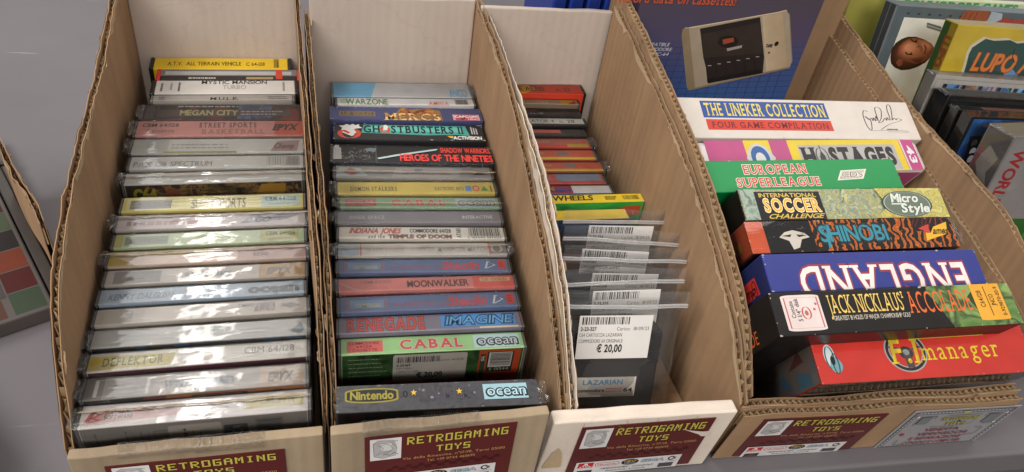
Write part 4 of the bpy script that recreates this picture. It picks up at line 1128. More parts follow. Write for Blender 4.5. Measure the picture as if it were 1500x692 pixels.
def g_ocean(bright):
    def f(P):
        gr, rd_, bl = ('#7f9378', '#a5605a', '#9aa3a5') if not bright else ('#8fb07e', '#c0605a', '#a8c2cc')
        P.rect(0, 0, 100, 100, gr); P.rect(3, 14, 22, 84, rd_)
        if bright: P.text('COMMODORE', 4, 62, 20, 78, '#8d3a38', key='b'); P.text('64/128', 8, 42, 16, 56, '#8d3a38', key='b'); P.text('CASSETTE', 6, 20, 19, 35, '#8d3a38', key='b')
        else: P.text('CBM 64', 5, 50, 20, 74, '#b98a84', key='b'); P.text('cassette', 5, 20, 20, 40, '#b98a84')
        P.text('CABAL', 31, 24, 66, 78, '#b3524a' if not bright else '#b8524c', key='h', serif=True, out='#b9aba0' if not bright else '#d8cbc0')
        P.rect(72, 10, 98, 92, bl); P.text('ocean', 74, 26, 97, 88, '#3a4348' if bright else '#59605f', key='f', out=None); P.text('ocean', 74.4, 29, 96.6, 85, '#c3d3d8' if bright else '#a9b0b0', key='r')
        if bright: P.line([(6, 5), (98, 8)], 1.6, '#6d5a58')
    return f
cassette('game_case', 'dull green case in crinkled wrap with red lettering, behind a plain grey one', 'game case', PL2[7], '#7f9378', g_ocean(False), group=G2, seed=38, tuft=(-1,), seam=30)
def g_space(P): P.rect(0, 0, 100, 100, '#7f7a7c'); P.text('INNER SPACE', 7, 34, 28, 62, '#a9a4a4', key='b', serif=True); P.text('INTERACTIVE', 76, 34, 95, 60, '#c3bebd', key='b')
cassette('game_case', 'plain mauve grey case with small pale words at both ends', 'game case', PL2[8], '#7f7a7c', g_space, group=G2, seed=39, tuft=(-1,))
def g_indy(P):
    P.rect(0, 0, 100, 100, '#b5aea4'); P.text('INDIANA JONES', 6, 46, 36, 88, '#9c4a40', key='h', shear=.35); P.text('and the', 17, 4, 27, 32, '#5c5450', key='b', serif=True); P.text('TEMPLE OF DOOM', 29, 4, 67, 34, '#7d5a50', key='h', out='#4a3c38'); P.text('COMMODORE 64/128', 42, 54, 67, 84, '#4f4a48', key='h')
    P.text('ATARI', 70.4, 10, 73.2, 90, '#3c3836', rot=90, key='b'); P.bars(78, 26, 98, 96, '#3c3836', 14); P.text('5 013442 537022', 77, 4, 98, 20, '#3c3836')
cassette('game_case', 'cream case with a bar code at right and slanting red lettering at left', 'game case', PL2[9], '#b5aea4', g_indy, group=G2, seed=40, wrap=False)
def g_eleven(P):
    P.rect(0, 0, 100, 100, '#b0a9a2'); P.rect(0, 0, 12, 100, '#9aa0a6'); P.rect(12.5, 0, 13.4, 100, '#b07060'); P.text('GRAEME SOUNESS', 16, 34, 38, 60, '#8a837c', serif=True); P.text('SOCCER', 42, 36, 56, 64, '#958e88', shear=.3); P.text('MANAGER MATCH', 58, 26, 88, 66, '#97908a', key='b', shear=.3)
    P.rect(90, 6, 100, 94, '#7d7771'); P.ring(94, 50, 3, 34, 1.4, '#a9a29a'); P.rect(89, 0, 90, 100, '#b0604e')
cassette('game_case', 'whitish case with a grey blue left end and thin red dividers', 'game case', PL2[10], '#b0a9a2', g_eleven, group=G2, seed=41, tuft=(-1, 1), seam=62)
def g_shao(P):
    P.rect(0, 0, 100, 100, '#5f6a86'); P.frame(3, 14, 26, 84, 1.4, '#8a6468'); P.rect(5, 24, 24, 78, '#6d7f94'); P.text('COMMODORE', 8, 30, 22, 54, '#a09a76', key='b'); P.text('WARRIORS OF', 29, 26, 60, 52, '#8a5a62', key='b'); P.text('Shaolin', 60, 22, 82, 78, '#b0484a', key='h', shear=.15)
    P.line([(86, 22), (88, 82), (92, 50), (86, 22)], 1.2, '#bcc0c8'); P.rect(94, 20, 98.6, 88, '#b8453e'); P.scribble(94.6, 30, 98, 80, '#8a2f2c', 3, 3, w=5)
cassette('game_case', 'dark blue case with red lettering, directly behind the salmon red case', 'game case', PL2[11], '#5f6a86', g_shao, group=G2, seed=42)
def g_moon(P):
    P.rect(0, 0, 100, 100, '#b5746c'); P.rect(76, 0, 100, 96, '#b85a50'); P.text('CBM 64/128', 12, 62, 29, 84, '#8f6a66', key='b'); P.text('Cassette', 15, 16, 27, 44, '#94706b'); P.text('MOONWALKER', 38, 24, 73, 74, '#6d4a46', key='h'); P.rrect(80, 52, 98, 86, 5, '#b39a72'); P.text('US GOLD', 81.5, 58, 96, 80, '#9a5a48', key='b')
    for i in range(4): P.line([(1 + i, 70 - 10 * i), (9 + i * 2, 4)], .35, '#d9b5ae')
cassette('game_case', 'salmon red case with broad dark lettering at mid spine', 'game case', PL2[12], '#b5746c', g_moon, group=G2, seed=43, tuft=(-1,))
cassette('game_case', 'dark blue case with red lettering, directly in front of the salmon red case', 'game case', PL2[13], '#5f6a86', g_shao, group=G2, seed=44)
def g_ren(P):
    P.rect(0, 0, 100, 100, '#76707a'); P.text('RENEGADE', 4, 16, 46, 88, '#b04a44', key='h', serif=True, out='#544c50'); P.rect(55, 18, 97, 94, '#4f86b8'); P.text('IMAGINE', 57, 30, 95, 86, '#315a86', key='f', shear=.2); P.text('IMAGINE', 57.4, 33, 94.6, 83, '#6a9cc4', key='r', shear=.2); P.rect(76, 4, 98, 14, '#b3a68c')
cassette('game_case', 'grey case with bold red letters left and a bright blue panel right', 'game case', PL2[14], '#76707a', g_ren, group=G2, seed=45, wrap=False)
def f_cabal(P, w):
    P.rect(.5, -60, w - .5, -.5, art('jungle_green', ['#23351f', '#2f4a28', '#3a5a2e', '#27401f'], 120))
    P.scribble(4, -34, 26, -2.5, '#9aa08c', 9, 7, w=.5); P.poly([(16, -30), (24, -23), (44, -22), (52, -30)], '#b5562a'); P.poly([(34, -29), (60, -23), (70, -24), (66, -30)], '#9a3a20')
    P.rrect(29, -24.5, 72, -1.5, 1.6, '#b5ada4'); P.bars(31, -8.5, 56, -3.6, '#2a2625', 21); P.text('2-23-169', 31, -11.5, 39, -9.8, '#2a2625', key='h'); P.text('Carico  14/01/16', 55, -8.2, 70, -6.6, '#5a5451', space=.12); P.text('C64 CABAL', 31, -14.2, 40, -12.6, '#3a3534'); P.text('COMPLETO TAPE', 31, -17, 44, -15.4, '#3a3534')
    P.text('€ 20,00', 43, -21.5, 58, -17.6, '#26211f', key='h')
    P.rect(79, -30, 104, -.8, '#b54a2a'); P.rect(84, -20, 100, -2.4, '#2a3a26'); P.rect(85, -16, 99, -3, '#c6c0b8'); P.bars(86, -14.5, 98.4, -3.6, '#2f2b2a', 5, True); P.text('5 01344', 86, -19, 98, -16.8, '#c6c0b8'); P.rect(80, -27, 83, -4, '#3a4a34'); P.text('UK', 80.4, -10, 82.6, -6, '#c6c0b8', key='b')
cassette('game_case', 'bright green case with red lettering, its green back cover and price sticker facing out', 'game case', PL2[15], '#8fb07e', g_ocean(True), f_cabal, group=G2, seed=46, wrap=False)
def g_nin(P, W, T):
    P.rect(0, 0, 100, 100, art('dusk_grey', ['#4a484c', '#5d5a5e', '#68656a', '#524e52'], 120, const=False)); P.rrect(4, 32, 29.5, 88, 12, '#c3b548'); P.rrect(4.9, 37, 28.6, 83, 11, '#3a3834'); P.text('Nintendo', 6.6, 46, 27, 76, '#c9bc50', key='h')
    P.text('THE ADDAMS FAMILY', 36, 34, 68, 66, '#625b66', key='b'); P.text('.0', 30.6, 48, 34, 72, '#28262a', key='b')
    rd = random.Random(9)
    for i in range(26): x = rd.uniform(40, 68); P.ell(x, rd.uniform(30, 92), rd.uniform(.4, 1), rd.uniform(2, 6), rd.choice(('#3a363c', '#746c76', '#51404a')), 7)
    for x, y in ((37, 64), (59.5, 62)): P.poly([(x + (1.7 if k % 2 == 0 else .7) * math.sin(k * math.pi / 5), y + (13 if k % 2 == 0 else 5.5) * math.cos(k * math.pi / 5)) for k in range(10)], '#c9a83c')
    P.rect(71.5, 26, 94, 86, '#8fb0b8'); P.text('ocean', 73, 38, 93.5, 82, '#263038', key='f'); P.text('ocean', 73.4, 41, 93.1, 79, '#a9c6cd', key='r')
def f_nin(P, w):
    P.rect(1, -40, w - 1, -.7, '#191718'); P.rect(46, -9, 72, -1.5, '#3d3a3b'); P.bars(47, -8, 71, -2, '#8a8685', 4); P.rect(8, -7, 15, -2, '#4a2226')
carton_game('game_box', 'wide smoky grey box with two yellow stars, foremost in the second carton', PL2[16], '#5a575a', g_nin, f_nin, wrap=True, seed=47, tuft=(1,), rough=.35)
# ---- carton 3: tapes, hot rod case, bagged cartridges
G3 = 'tape cases at the back of the third carton'
R3 = [ # R px (front edge, right end), T px, h
 ((859.5, 138), (810, 123), 291), ((851, 153), (810, 139.5), 296), ((852.5, 168), (810, 154.5), 300), ((862, 184), (815, 169.5), 303), ((861, 198), (815, 185.5), 305.5),
 ((870, 215.5), (820, 201), 308), ((877.5, 233), (830, 218), 310), ((889, 250), (840, 235), 312), ((890.7, 268.6), (845, 253), 314), ((901, 282), (850, 269), 315)]
PL3 = []
def lpx(R, h, W=103, yaw=-3.0):
    b = on(*R, 2, -h); a = b + Vector((-W * math.cos(math.radians(yaw)), -W * math.sin(math.radians(yaw)), 0)); c = RM.transposed() @ a
    return (PW / 2 + F * c.x / c.z, PH / 2 + F * c.y / c.z)
for R, T, h in R3:
    W = 92 if h < 292 else 84
    L = lpx(R, h, W); p = place(L, R, h, T)
    if PL3: p = place(L, R, h, T, tmax=max(5.0, gap(PL3[-1], p) - .4))
    PL3.append(p)
def t1(P): P.rect(0, 0, 100, 100, '#d8442a'); P.poly([(0, 0), (42, 0), (56, 50), (44, 100), (0, 100)], '#eba52a'); P.text('SPECIALE AEREI', 10, 30, 62, 72, '#5a3a14', key='b'); P.text('n. 33', 74, 30, 88, 66, '#7a2c1c', key='b')
cassette('tape_case', 'red and orange case leaning on the white back of the third carton', 'tape case', PL3[0], '#dd4a2c', t1, group=G3, seed=61, wrap=False, endc='#201c1b')
def t2(P): P.rect(0, 0, 100, 100, '#a8917a'); P.scribble(20, 24, 78, 76, '#c9b08e', 2, 7, w=14); P.rect(82, 10, 98, 92, '#c9a03a'); P.poly([(88, 10), (98, 10), (98, 80)], '#a54a2a')
cassette('tape_case', 'tan case with a yellow right end, just in front of the red and orange one', 'tape case', PL3[1], '#8f7a66', t2, group=G3, seed=62, wrap=False)
def t3(P): P.rect(0, 0, 100, 100, '#332b29'); P.text('RAMBO LOOK', 8, 50, 56, 86, '#a04238', key='b'); P.text('n.9', 48, 10, 62, 34, '#b5b0aa')
cassette('tape_case', 'dark brown case with red lettering in the third carton', 'tape case', PL3[2], '#332b29', t3, group=G3, seed=63, wrap=False, endc='#4a4645')
def t4(P): P.rect(0, 0, 100, 100, '#262322'); P.rect(0, 26, 100, 100, '#dcd6ce'); P.text('SPORT SIMULATOR 4', 4, 42, 68, 82, '#3a3634', key='r'); P.text('n. 28', 74, 42, 90, 82, '#3a3634')
cassette('tape_case', 'black case with a white strip of thin dark lettering', 'tape case', PL3[3], '#262322', t4, group=G3, seed=64, wrap=False, endc='#353231')
def t5(P): P.rect(0, 0, 100, 100, '#3b3836'); P.rect(42, 36, 76, 84, '#d06a5a')
cassette('tape_case', 'dark grey case with a plain salmon label at mid spine', 'tape case', PL3[4], '#3b3836', t5, group=G3, seed=65, wrap=False, endc='#4a4645')
def tr(txt, a, b, c2, patch=None):
    def f(P):
        P.rect(0, 0, 100, 100, a); P.rect(0, 0, 100, 26, b); P.scribble(10, 46, 60, 84, c2, 1, len(txt), w=26)
        if patch: P.rect(*patch)
    return f
cassette('tape_case', 'grey topped red case in crinkled wrap with a yellow corner', 'tape case', PL3[5], '#b0503f', tr('ROLLING THUNDER', '#c06a56', '#d8442f', '#c48a7c', (76, 4, 98, 40, '#c9a03a')), group=G3, seed=66, tuft=(1,), frontc='#b84a34')
cassette('tape_case', 'further of two alike orange red cases with grey squares and yellow lower edges', 'tape case', PL3[6], '#b5533f', tr('FIRE CASSETTE', '#d8664c', '#e6c23c', '#d08a6a', (62, 44, 74, 80, '#8a8078')), group=G3, seed=67, frontc='#c3a534')
cassette('tape_case', 'nearer of two alike orange red cases with grey squares and yellow lower edges', 'tape case', PL3[7], '#b5533f', tr('BANG CASSETTE', '#d06248', '#d6b046', '#d08a6a', (62, 44, 74, 80, '#8a8078')), group=G3, seed=68, tuft=(1,), frontc='#b0923a')
cassette('tape_case', 'red case fading to blue grey with a scrawled white mark at right', 'tape case', PL3[8], '#a8483c', tr('COLONY SUPREME', '#cc645a', '#cc5446', '#c48078', (54, 30, 98, 100, '#8b94a4')), group=G3, seed=69, frontc='#a5402f')
def t10(P): P.rect(0, 0, 100, 100, '#9fb2d8'); P.rect(36, 0, 62, 100, '#a8384a'); P.rect(62, 5, 100, 100, '#e3ddd8'); P.text('MOUNTAIN', 8, 34, 44, 86, '#c9a93a', key='h', out='#2f3a6a'); P.text('bike', 46, 30, 60, 70, '#3a58a8', key='h')
cassette('tape_case', 'blue case with yellow letters and a white right half, before the yellow and green box', 'tape case', PL3[9], '#7f92b8', t10, group=G3, seed=70, frontc='#8a2f38')
def w1(P, W, T):
    P.rect(0, 0, 100, 100, '#c9ab28'); P.text('HOT WHEELS', 8, 34, 60, 92, '#2a2412', key='h', shear=.15); P.scribble(70, 30, 80, 78, '#2a2412', 2, 5, w=18); P.bars(84, 30, 97, 84, '#2a2412', 3)
def fw(P, w): P.rect(.5, -60, w - .5, -.5, art('lawn_green', ['#1f6a2c', '#2f8a34', '#3da03c', '#277a30'], 60, stretch=(.4, 1, 1), const=False)); P.poly([(60, -14), (85, -4), (w - 2, -3), (w - 2, -12)], '#a8482c')
pW = place(lpx((944.5, 295.5), 315, 100, -2), (944.5, 295.5), 315, (890, 285))
carton_game('game_box', 'yellow spined box with black lettering and a green front, behind the bags', pW, '#2f8a34', w1, fw, group=None, seed=71)
def w2(P, W, T): P.rect(0, 0, 100, 100, '#c3a62c'); P.text('OOB', 16, 30, 34, 86, '#2a2412', key='h', shear=.2); P.rect(0, 0, 16, 100, '#c3a62c')
def fw2(P, w): P.rect(.5, -60, w - .5, -.5, '#2c4a7a')
pW2 = place(lpx((922, 320), 318, 88, -2), (922, 320), 318, (880, 307.5), tmax=14)
carton_game('game_box', 'yellow spined box with a blue front, half hidden by the rearmost bag', pW2, '#2c4a7a', w2, fw2, group=None, seed=72)

GB, GC = 'zip bags with cartridges', 'cartridges in the zip bags'
def bag(i, sl, sr, lean, zlab, cart_label, blabel, clabel, dx0=2.5, tint='#2f2d2e', price='€ 20,00', rows=()):
    a = on(*sl, 2, -310); b = on(*sr, 2, -310); u = (b - a).normalized(); n = Vector((-u.y, u.x, 0))
    sa, ca = math.sin(math.radians(lean)), math.cos(math.radians(lean))
    t = n * ca - Vector((0, 0, sa)); hh = n * sa + Vector((0, 0, ca)); W = (b - a).length
    H = (a.z - FLOOR) / ca - 1.0
    base = a + u * W / 2 - hh * H
    m4 = frame4(base, u, t, hh)
    ct = 15.0
    # cartridge (own thing)
    cw, chh = 66.0, H - 20
    cm = frame4(base + u * (-W / 2 + dx0 + cw / 2) + t * (ct / 2 + 1.2) + hh * .8, u, t, hh)
    c = thing('game_cartridge', clabel, 'cartridge', cm, GC)
    mb = MB(); pl = ink(tint, .5, 0, .1, 200)
    mb.box(-cw / 2, cw / 2, -ct / 2, ct / 2, 0, chh, pl, 1.2, 3)
    for k in range(9): mb.box(-cw / 2 - .35, cw / 2 + .35, -ct / 2 - .35, -ct / 2 + 1, chh - 4 - k * 2.3, chh - 3 - k * 2.3, pl, .2, 1)
    mb.box(-cw / 2 + 5, cw / 2 - 5, -ct / 2 - .3, -ct / 2 + .6, 3, 10, pl, .3, 1)
    sh = mb.build('shell', c)
    if cart_label:
        mb = MB(); mb.box(-cw / 2 + 7.5, cw / 2 - 13, -ct / 2 - .55, -ct / 2 + .2, 23.5, 38, ink('#bdb6ae', .4), .25)
        P = Print(mb, (-cw / 2 + 7.5, -ct / 2 - .55, 23.5), (1, 0, 0), (0, 0, 1)); w = cw - 20.5
        P.text('LAZARIAN', w * .22, 9.2, w * .80, 12.6, '#4f86a8', key='h')
        P.ring(3.6, 5, 1.5, 1.7, .8, '#2a2a33', a0=50, a1=310); P.rect(4.3, 5.2, 5.8, 6, '#2a2a33'); P.rect(4.3, 4, 5.8, 4.8, '#2a2a33')
        P.text('commodore', 6.8, 3.9, w * .54, 6.2, '#2a2a33', key='h'); P.text('64', w * .83, 3.7, w * .955, 6.4, '#2a2a33', key='h')
        for q, cc in enumerate(('#b5483e', '#b08a7a', '#8a7a8a')): P.rect(w * .56, 6 - q * 1.1, w * .81, 6.5 - q * 1.1, cc)
        mb.build('sticker', sh)
    # bag
    r = thing('zip_bag', blabel, 'plastic bag', m4, GB)
    mb = MB(); nx, nz = 16, 20; lip = 9.0
    def yy(x, z, s):
        e = math.cos(x * math.pi) ** .5 if abs(x) < .499 else 0
        zz = min(1, z / 12.0) * min(1, max(0, (H + 1 - z) / 16.0))
        bulge = (ct + 2.6) / 2
        return ct / 2 + 1.2 + s * (bulge * max(0, e) * max(.0, zz) * (1 if abs(x) < .4 else .8)) + (1.5 * noise.noise(Vector((x * 4 + i, z * .06, s))) + .9 * noise.noise(Vector((x * 9 + i, z * .13 + x * 3, s + 4)))) * zz - (ct / 2 + 1.2) * (1 - zz) * (1 if z > H * .5 else 0)
    for s in (-1, 1):
        vs = []
        for p in range(nx + 1):
            for q in range(nz + 1):
                x = p / nx - .5; z = .2 + (H + lip) * q / nz
                skew = 1.0 + .02 * noise.noise(Vector((z * .05, i, s)))
                sag = 1.3 * noise.noise(Vector((x * 2.2, i * 3.3, 1))) * min(1, z / H); vs.append((x * W * skew, yy(x, z, s) + sag * 1.2, z + sag + ((2.0 * noise.noise(Vector((x * 3, i * 1.7, s))) - 1.5 * (x + .5)) if q == nz else 0)))
        mb.mesh(vs, [(p * (nz + 1) + q, (p + 1) * (nz + 1) + q, (p + 1) * (nz + 1) + q + 1, p * (nz + 1) + q + 1) for p in range(nx) for q in range(nz)], BAG(), True)
    fo = mb.build('film', r)
    mb = MB()
    stripm = film('zip_plastic', .8, .12, .1, haze=.30)
    for dz in (0, -1.5):
        seg = 24; vs = []
        for q in range(seg + 1):
            x = q / seg - .5; sag = 1.3 * noise.noise(Vector((x * 2.2, i * 3.3, 1)))
            for py, pz in ((-.7, -.4), (-.7, .3), (.6, .3), (.6, -.4)): vs.append((x * W, py + sag * 1.2, H - .4 + dz + pz + sag))
        mb.mesh(vs, [(q * 4 + r, q * 4 + (r + 1) % 4, q * 4 + 4 + (r + 1) % 4, q * 4 + 4 + r) for q in range(seg) for r in range(4)], stripm)
    mb.build('zip_strip', fo)
    # price sticker on the front of the film
    x0, x1, off = zlab; z1 = H - off; z0 = z1 - 30
    yl = min(yy((x0 / W), zz, -1) for zz in (z0, (z0 + z1) / 2, z1)) - .9
    yl = min(yy(x0 / W + (x1 - x0) / W * p / 8, z0 + (z1 - z0) * q / 8, -1) for p in range(9) for q in range(9)) - 2.0
    mb = MB(); pap = ink('#d2cdc8', .5, 0, .03)
    mb.box(x0, x1, yl, yl + .3, z0, z1, pap, .1, 1)
    P = Print(mb, (x0, yl, z0), ((x1 - x0) / 100, 0, 0), (0, 0, (z1 - z0) / 100))
    P.bars(4, 80, 68, 97, '#2b2828', 40 + i); P.text(rows[0], 3, 66, 24, 74, '#3a3636', key='h'); P.text('Carico:  18/09/23', 52, 66, 96, 74, '#4a4645', space=.12)
    P.text(rows[1], 2, 52, 60, 60, '#45413f'); P.text('COMMODORE 64 ORIGINALE', 2, 38, 62, 46, '#45413f'); P.text(price, 28, 16, 62, 33, '#2b2828', key='h')
    mb.build('price_sticker', fo)
BG = [((823, 447), (1008, 446), 19), ((826, 416), (1003, 411), 18), ((825, 377), (1006, 381), 16), ((825, 348), (995, 357), 14), ((825, 321), (998, 324), 11)]
# rearmost first
bag(5, *BG[4][:2], BG[4][2], (-25, 23, 3.5), False, 'rearmost zip bag, its sticker just showing above the other bags', 'grey cartridge in the rearmost bag', rows=('2-23-326', 'C64 CARTUCCIA GAMES'))
bag(4, *BG[3][:2], BG[3][2], (-27, 20, 6.5), False, 'second zip bag from the back, its strip sloping down to the right', 'dull red cartridge in the second bag from the back', tint='#5b3a35', rows=('2-23-329', 'C64 CARTUCCIA GAMES'))
bag(3, *BG[2][:2], BG[2][2], (-22, 24, 10), False, 'middle one of the five zip bags', 'dark cartridge in the middle bag', rows=('2-23-328', 'C64 CARTUCCIA SUPER GAMES'))
bag(2, *BG[1][:2], BG[1][2], (-22, 24, 4.5), False, 'zip bag directly behind the foremost one, its price sticker showing through the film', 'dark cartridge directly behind the foremost one', rows=('2-23-325', 'C64 CARTUCCIA CLOWNS'))
bag(1, *BG[0][:2], BG[0][2], (-29.5, 18, 6), True, 'foremost zip bag with a large white price sticker', 'charcoal cartridge with a cream name sticker in the foremost bag', rows=('2-23-327', 'C64 CARTUCCIA LAZARIAN'))

# ---- carton 4: big boxes, back to front
G4 = 'big game boxes stacked in the wide carton'
LEAN4 = -24.0
def big(L, R, h, top, lean=LEAN4, W=None): return place(L, R, h, top, lean, W=W)
# cassette unit box
pts = dict(y=520.0)
def q4(px, py): v = on(px, py, 1, 520.0); return v.x, v.z
x1, _ = q4(1150, 143); x1b, zt_ = q4(1220, 0)
x0 = 266.0
dm = frame4(((x0 + x1) / 2 + 1, 539, FLOOR), Vector((1, 0, 0)), Vector((0, 1, 0)), Vector((0, 0, 1)))
d = thing('tape_recorder_box', 'large dark blue box picturing a beige tape recorder, standing behind the stacked game boxes', 'boxed tape recorder', dm)
W, H = x1 - x0, 262.0
def blue_fade():
    mt, nt, b = _new("picture_blue_violet")
    tc = N(nt, 'ShaderNodeTexCoord'); sp = N(nt, 'ShaderNodeSeparateXYZ'); r = N(nt, 'ShaderNodeValToRGB')
    nz = N(nt, 'ShaderNodeTexNoise'); nz.inputs['Scale'].default_value = 14; nz.inputs['Detail'].default_value = 5
    ad = N(nt, 'ShaderNodeMath', operation='MULTIPLY_ADD'); ad.inputs[1].default_value = .06
    nt.links.new(tc.outputs['Object'], sp.inputs[0]); nt.links.new(tc.outputs['Object'], nz.inputs['Vector'])
    nt.links.new(nz.outputs['Fac'], ad.inputs[0]); nt.links.new(sp.outputs['Z'], ad.inputs[2])
    mr = N(nt, 'ShaderNodeMapRange'); mr.inputs['From Min'].default_value = .11; mr.inputs['From Max'].default_value = .25
    nt.links.new(ad.outputs[0], mr.inputs['Value']); nt.links.new(mr.outputs['Result'], r.inputs['Fac'])
    e = r.color_ramp.elements
    e[0].color = (*lin('#2d5288'), 1); e[1].color = (*lin('#463c44'), 1); e[1].position = .85
    k = e.new(.35); k.color = (*lin('#36426e'), 1); k = e.new(.6); k.color = (*lin('#463c54'), 1)
    nt.links.new(r.outputs['Color'], b.inputs['Base Color']); b.inputs['Roughness'].default_value = .35
    return mt
mb = MB(); mb.box(-W / 2, W / 2, -18, 18, 0, H, blue_fade(), .8)
P = Print(mb, (-W / 2, -18, 0), (1, 0, 0), (0, 0, 1), .05)
def dd(px, py): v = on(px, py, 1, 521.0); return (v.x - x0 - 1, v.z - FLOOR)
for i in range(14):
    z = 92 + i * 5.5
    if z < 150: P.line([(1, z), (W - 1, z + 3)], .35, '#1b3763')
for i in range(16): P.line([(4 + i * 10, 90), (10 + i * 9.4, 150)], .35, '#1b3763')
beige, dark = '#948470', '#221a18'
P.poly([dd(*q) for q in ((1003, 40), (1008, 40), (1140, 18), (1152, 15), (1156, 22), (1160, 90), (1156, 100), (1120, 108), (1010, 132), (1006, 128), (998, 52))], beige, rough=.4)
P.poly([dd(*q) for q in ((1000, 42), (1009, 42), (1018, 128), (1007, 132), (998, 52))], '#7f6d54', rough=.4)
for k in range(8):
    t = k / 7; P.poly([dd(*q) for q in ((1116 + 26 * t, 24 - 5 * t), (1120 + 26 * t, 23 - 5 * t), (1127 + 26 * t, 103 - 6 * t), (1122 + 26 * t, 105 - 6 * t))], '#%02x%02x%02x' % tuple(int(v - 16 * t) for v in (176, 154, 126)), rough=.4)
P.line([dd(1009, 41), dd(1140, 18), dd(1152, 15)], .9, '#c4ad8c'); P.line([dd(1011, 131), dd(1120, 107), dd(1156, 99)], 1.6, '#7a6850'); P.line([dd(1156, 20), dd(1160, 90)], .8, '#80705a')
P.poly([dd(*q) for q in ((1025, 42), (1113, 25), (1119, 84), (1117, 107), (1036, 121), (1034, 100), (1030, 84))], dark)
P.poly([dd(*q) for q in ((1028, 50), (1113, 33), (1117, 78), (1031, 85))], '#2e2420')
P.ell(*dd(1066, 61), 10, 5.5, '#1c1513', rot=-.1)
P.poly([dd(*q) for q in ((1058, 58), (1074, 55), (1075, 61), (1059, 65))], '#8f4028')
P.poly([dd(*q) for q in ((1064, 71), (1087, 66), (1086, 70), (1065, 75))], '#8d8078')
for i in range(6):
    a = dd(1039 + i * 14, 96 - i * 2.6); P.rect(a[0] - 1.6, a[1] - .4, a[0] + 1.8, a[1] + .3, '#9a8d82')
    P.line([dd(1035 + i * 14, 98 - i * 2), dd(1036 + i * 14, 120 - i * 2)], .4, '#120d0c')
P.poly([dd(*q) for q in ((1036, 116), (1114, 101), (1116, 107), (1037, 122))], '#14100e')
P.text('TAPE', *dd(1121, 69), dd(1131, 66)[0], dd(1131, 65)[1], '#1c1614', key='f'); a = dd(1137, 64); P.ell(*a, 2.0, 2.2, '#1c1614'); P.ell(*dd(1126, 77), 1, 1, '#5a2018')
a = dd(960, -2); b = dd(1078, -11); P.text('Record data on cassettes!', a[0] - 34, a[1] - 3.5, b[0] + 2, a[1] + 4.5, '#b04a2c', key='b', shear=.2)
for k, tx in enumerate(('FULLY COMPATIBLE', 'WITH COMMODORE', 'C64,16 OR VIC-64')):
    a = dd(983, 65 + k * 7); P.text(tx, a[0] - 42, a[1] - 1.6, a[0] - [2, 0, 3][k], a[1] + 1.3, '#a9a6b4', key='b', shear=.25)
mb.build('printed_box', d)

def b_lin(P, W, T):
    P.rect(9.5, 50, 62, 92, '#28478a'); P.text('THE LINEKER COLLECTION', 10.6, 56, 61, 86, '#d2bd4a', key='b', serif=True)
    P.rect(10, 20, 62.2, 46, '#bf3628'); P.text('FOUR GAME COMPILATION', 12, 25.5, 60.5, 39.5, '#5a1c16', key='b', serif=True)
    raw = [(1088,118),(1070,112),(1056,140),(1056,190),(1070,214),(1082,190),(1086,160),(1064,142),(1080,160),(1096,150),(1100,165),(1108,148),(1114,166),(1124,140),(1128,165),(1134,105),(1150,92),(1166,108),(1150,150),(1126,175),(1150,168),(1170,150),(1176,162),(1184,146),(1190,160),(1198,150),(1202,100),(1216,78),(1226,92),(1214,140),(1206,160),(1222,148),(1230,158),(1240,150),(1256,160),(1180,182),(1120,212)]
    s = [((x - 118) / 12.09, (258 - y) / 1.95) for x, y in raw]
    pp = []
    for i in range(len(s) - 1):
        p0, p1, p2, p3 = s[max(i - 1, 0)], s[i], s[i + 1], s[min(i + 2, len(s) - 1)]
        for k in range(6):
            t = k / 6; pp.append(tuple(.5 * (2 * p1[j] + (p2[j] - p0[j]) * t + (2 * p0[j] - 5 * p1[j] + 4 * p2[j] - p3[j]) * t * t + (3 * p1[j] - p0[j] - 3 * p2[j] + p3[j]) * t ** 3) for j in (0, 1)))
    P.line([(u, v) for u, v in pp], .38, '#3a2c2c'); P.line([(79, 22), (88, 24), (95.5, 22)], .5, '#4a3a3a'); P.line([(86, 20), (95.5, 19)], .5, '#4a3a3a'); P.scribble(86, 22, 92, 30, '#5a4a4a', 1, 3, w=3)
def l_lin(P, H, T): P.rect(H - 20, 4, H - 2, T - 6, '#c9ae28') ; P.rect(H - 42, 4, H - 21, T - 6, '#20222c'); P.text('COLLECTION', H - 60, 10, H - 22, T - 12, '#c9ae28', key='b')
pl = big((1004, 202), (1350.5, 205), 274, (1173, 146.5))
carton_game('game_box', 'white box with a signature and a blue and red title panel, uppermost in the stack', pl, '#c9beb4', b_lin, left_fn=l_lin, group=G4, rough=.5, coat=.1)
def b_host(P, W, T):
    P.rect(4, 0, 97.5, 100, '#ab4876'); P.rect(20.5, 0, 31.5, 100, '#cdb232'); P.rect(39.5, 0, 91, 100, '#cdb232'); P.rect(43.5, 4, 88, 84, '#a5a09c')
    P.poly([(20, 44), (22.5, 80), (26, 92), (29.5, 80), (32.5, 44), (29, 10), (23, 10)], '#b5b2b0'); P.ell(26, 46, 3.9, 36, '#35588e'); P.ell(26, 42, 2.1, 20, '#c3c0bd'); P.poly([(24, 0), (28, 0), (28.4, 24), (26, 30), (23.6, 24)], '#a84838')
    P.text('H', 44.5, 22, 50.2, 72, '#2b2626', key='f', serif=True); P.text('STAGES', 56.5, 22, 86.5, 72, '#2b2626', key='f', serif=True); P.ring(53.2, 46, 2.6, 30, .5, '#4a4545'); P.line([(50.4, 46), (56, 46)], .4, '#4a4545'); P.line([(53.2, 12), (53.2, 82)], .4, '#4a4545'); P.poly([(51.8, 16), (52, 46), (53.2, 66), (54.4, 50), (54.6, 16)], '#3a3636')
    P.text('43', 93.2, 24, 96.2, 78, '#d8cfd2', rot=-90, key='h'); P.rect(91.2, 0, 91.9, 100, '#c9b9c2')
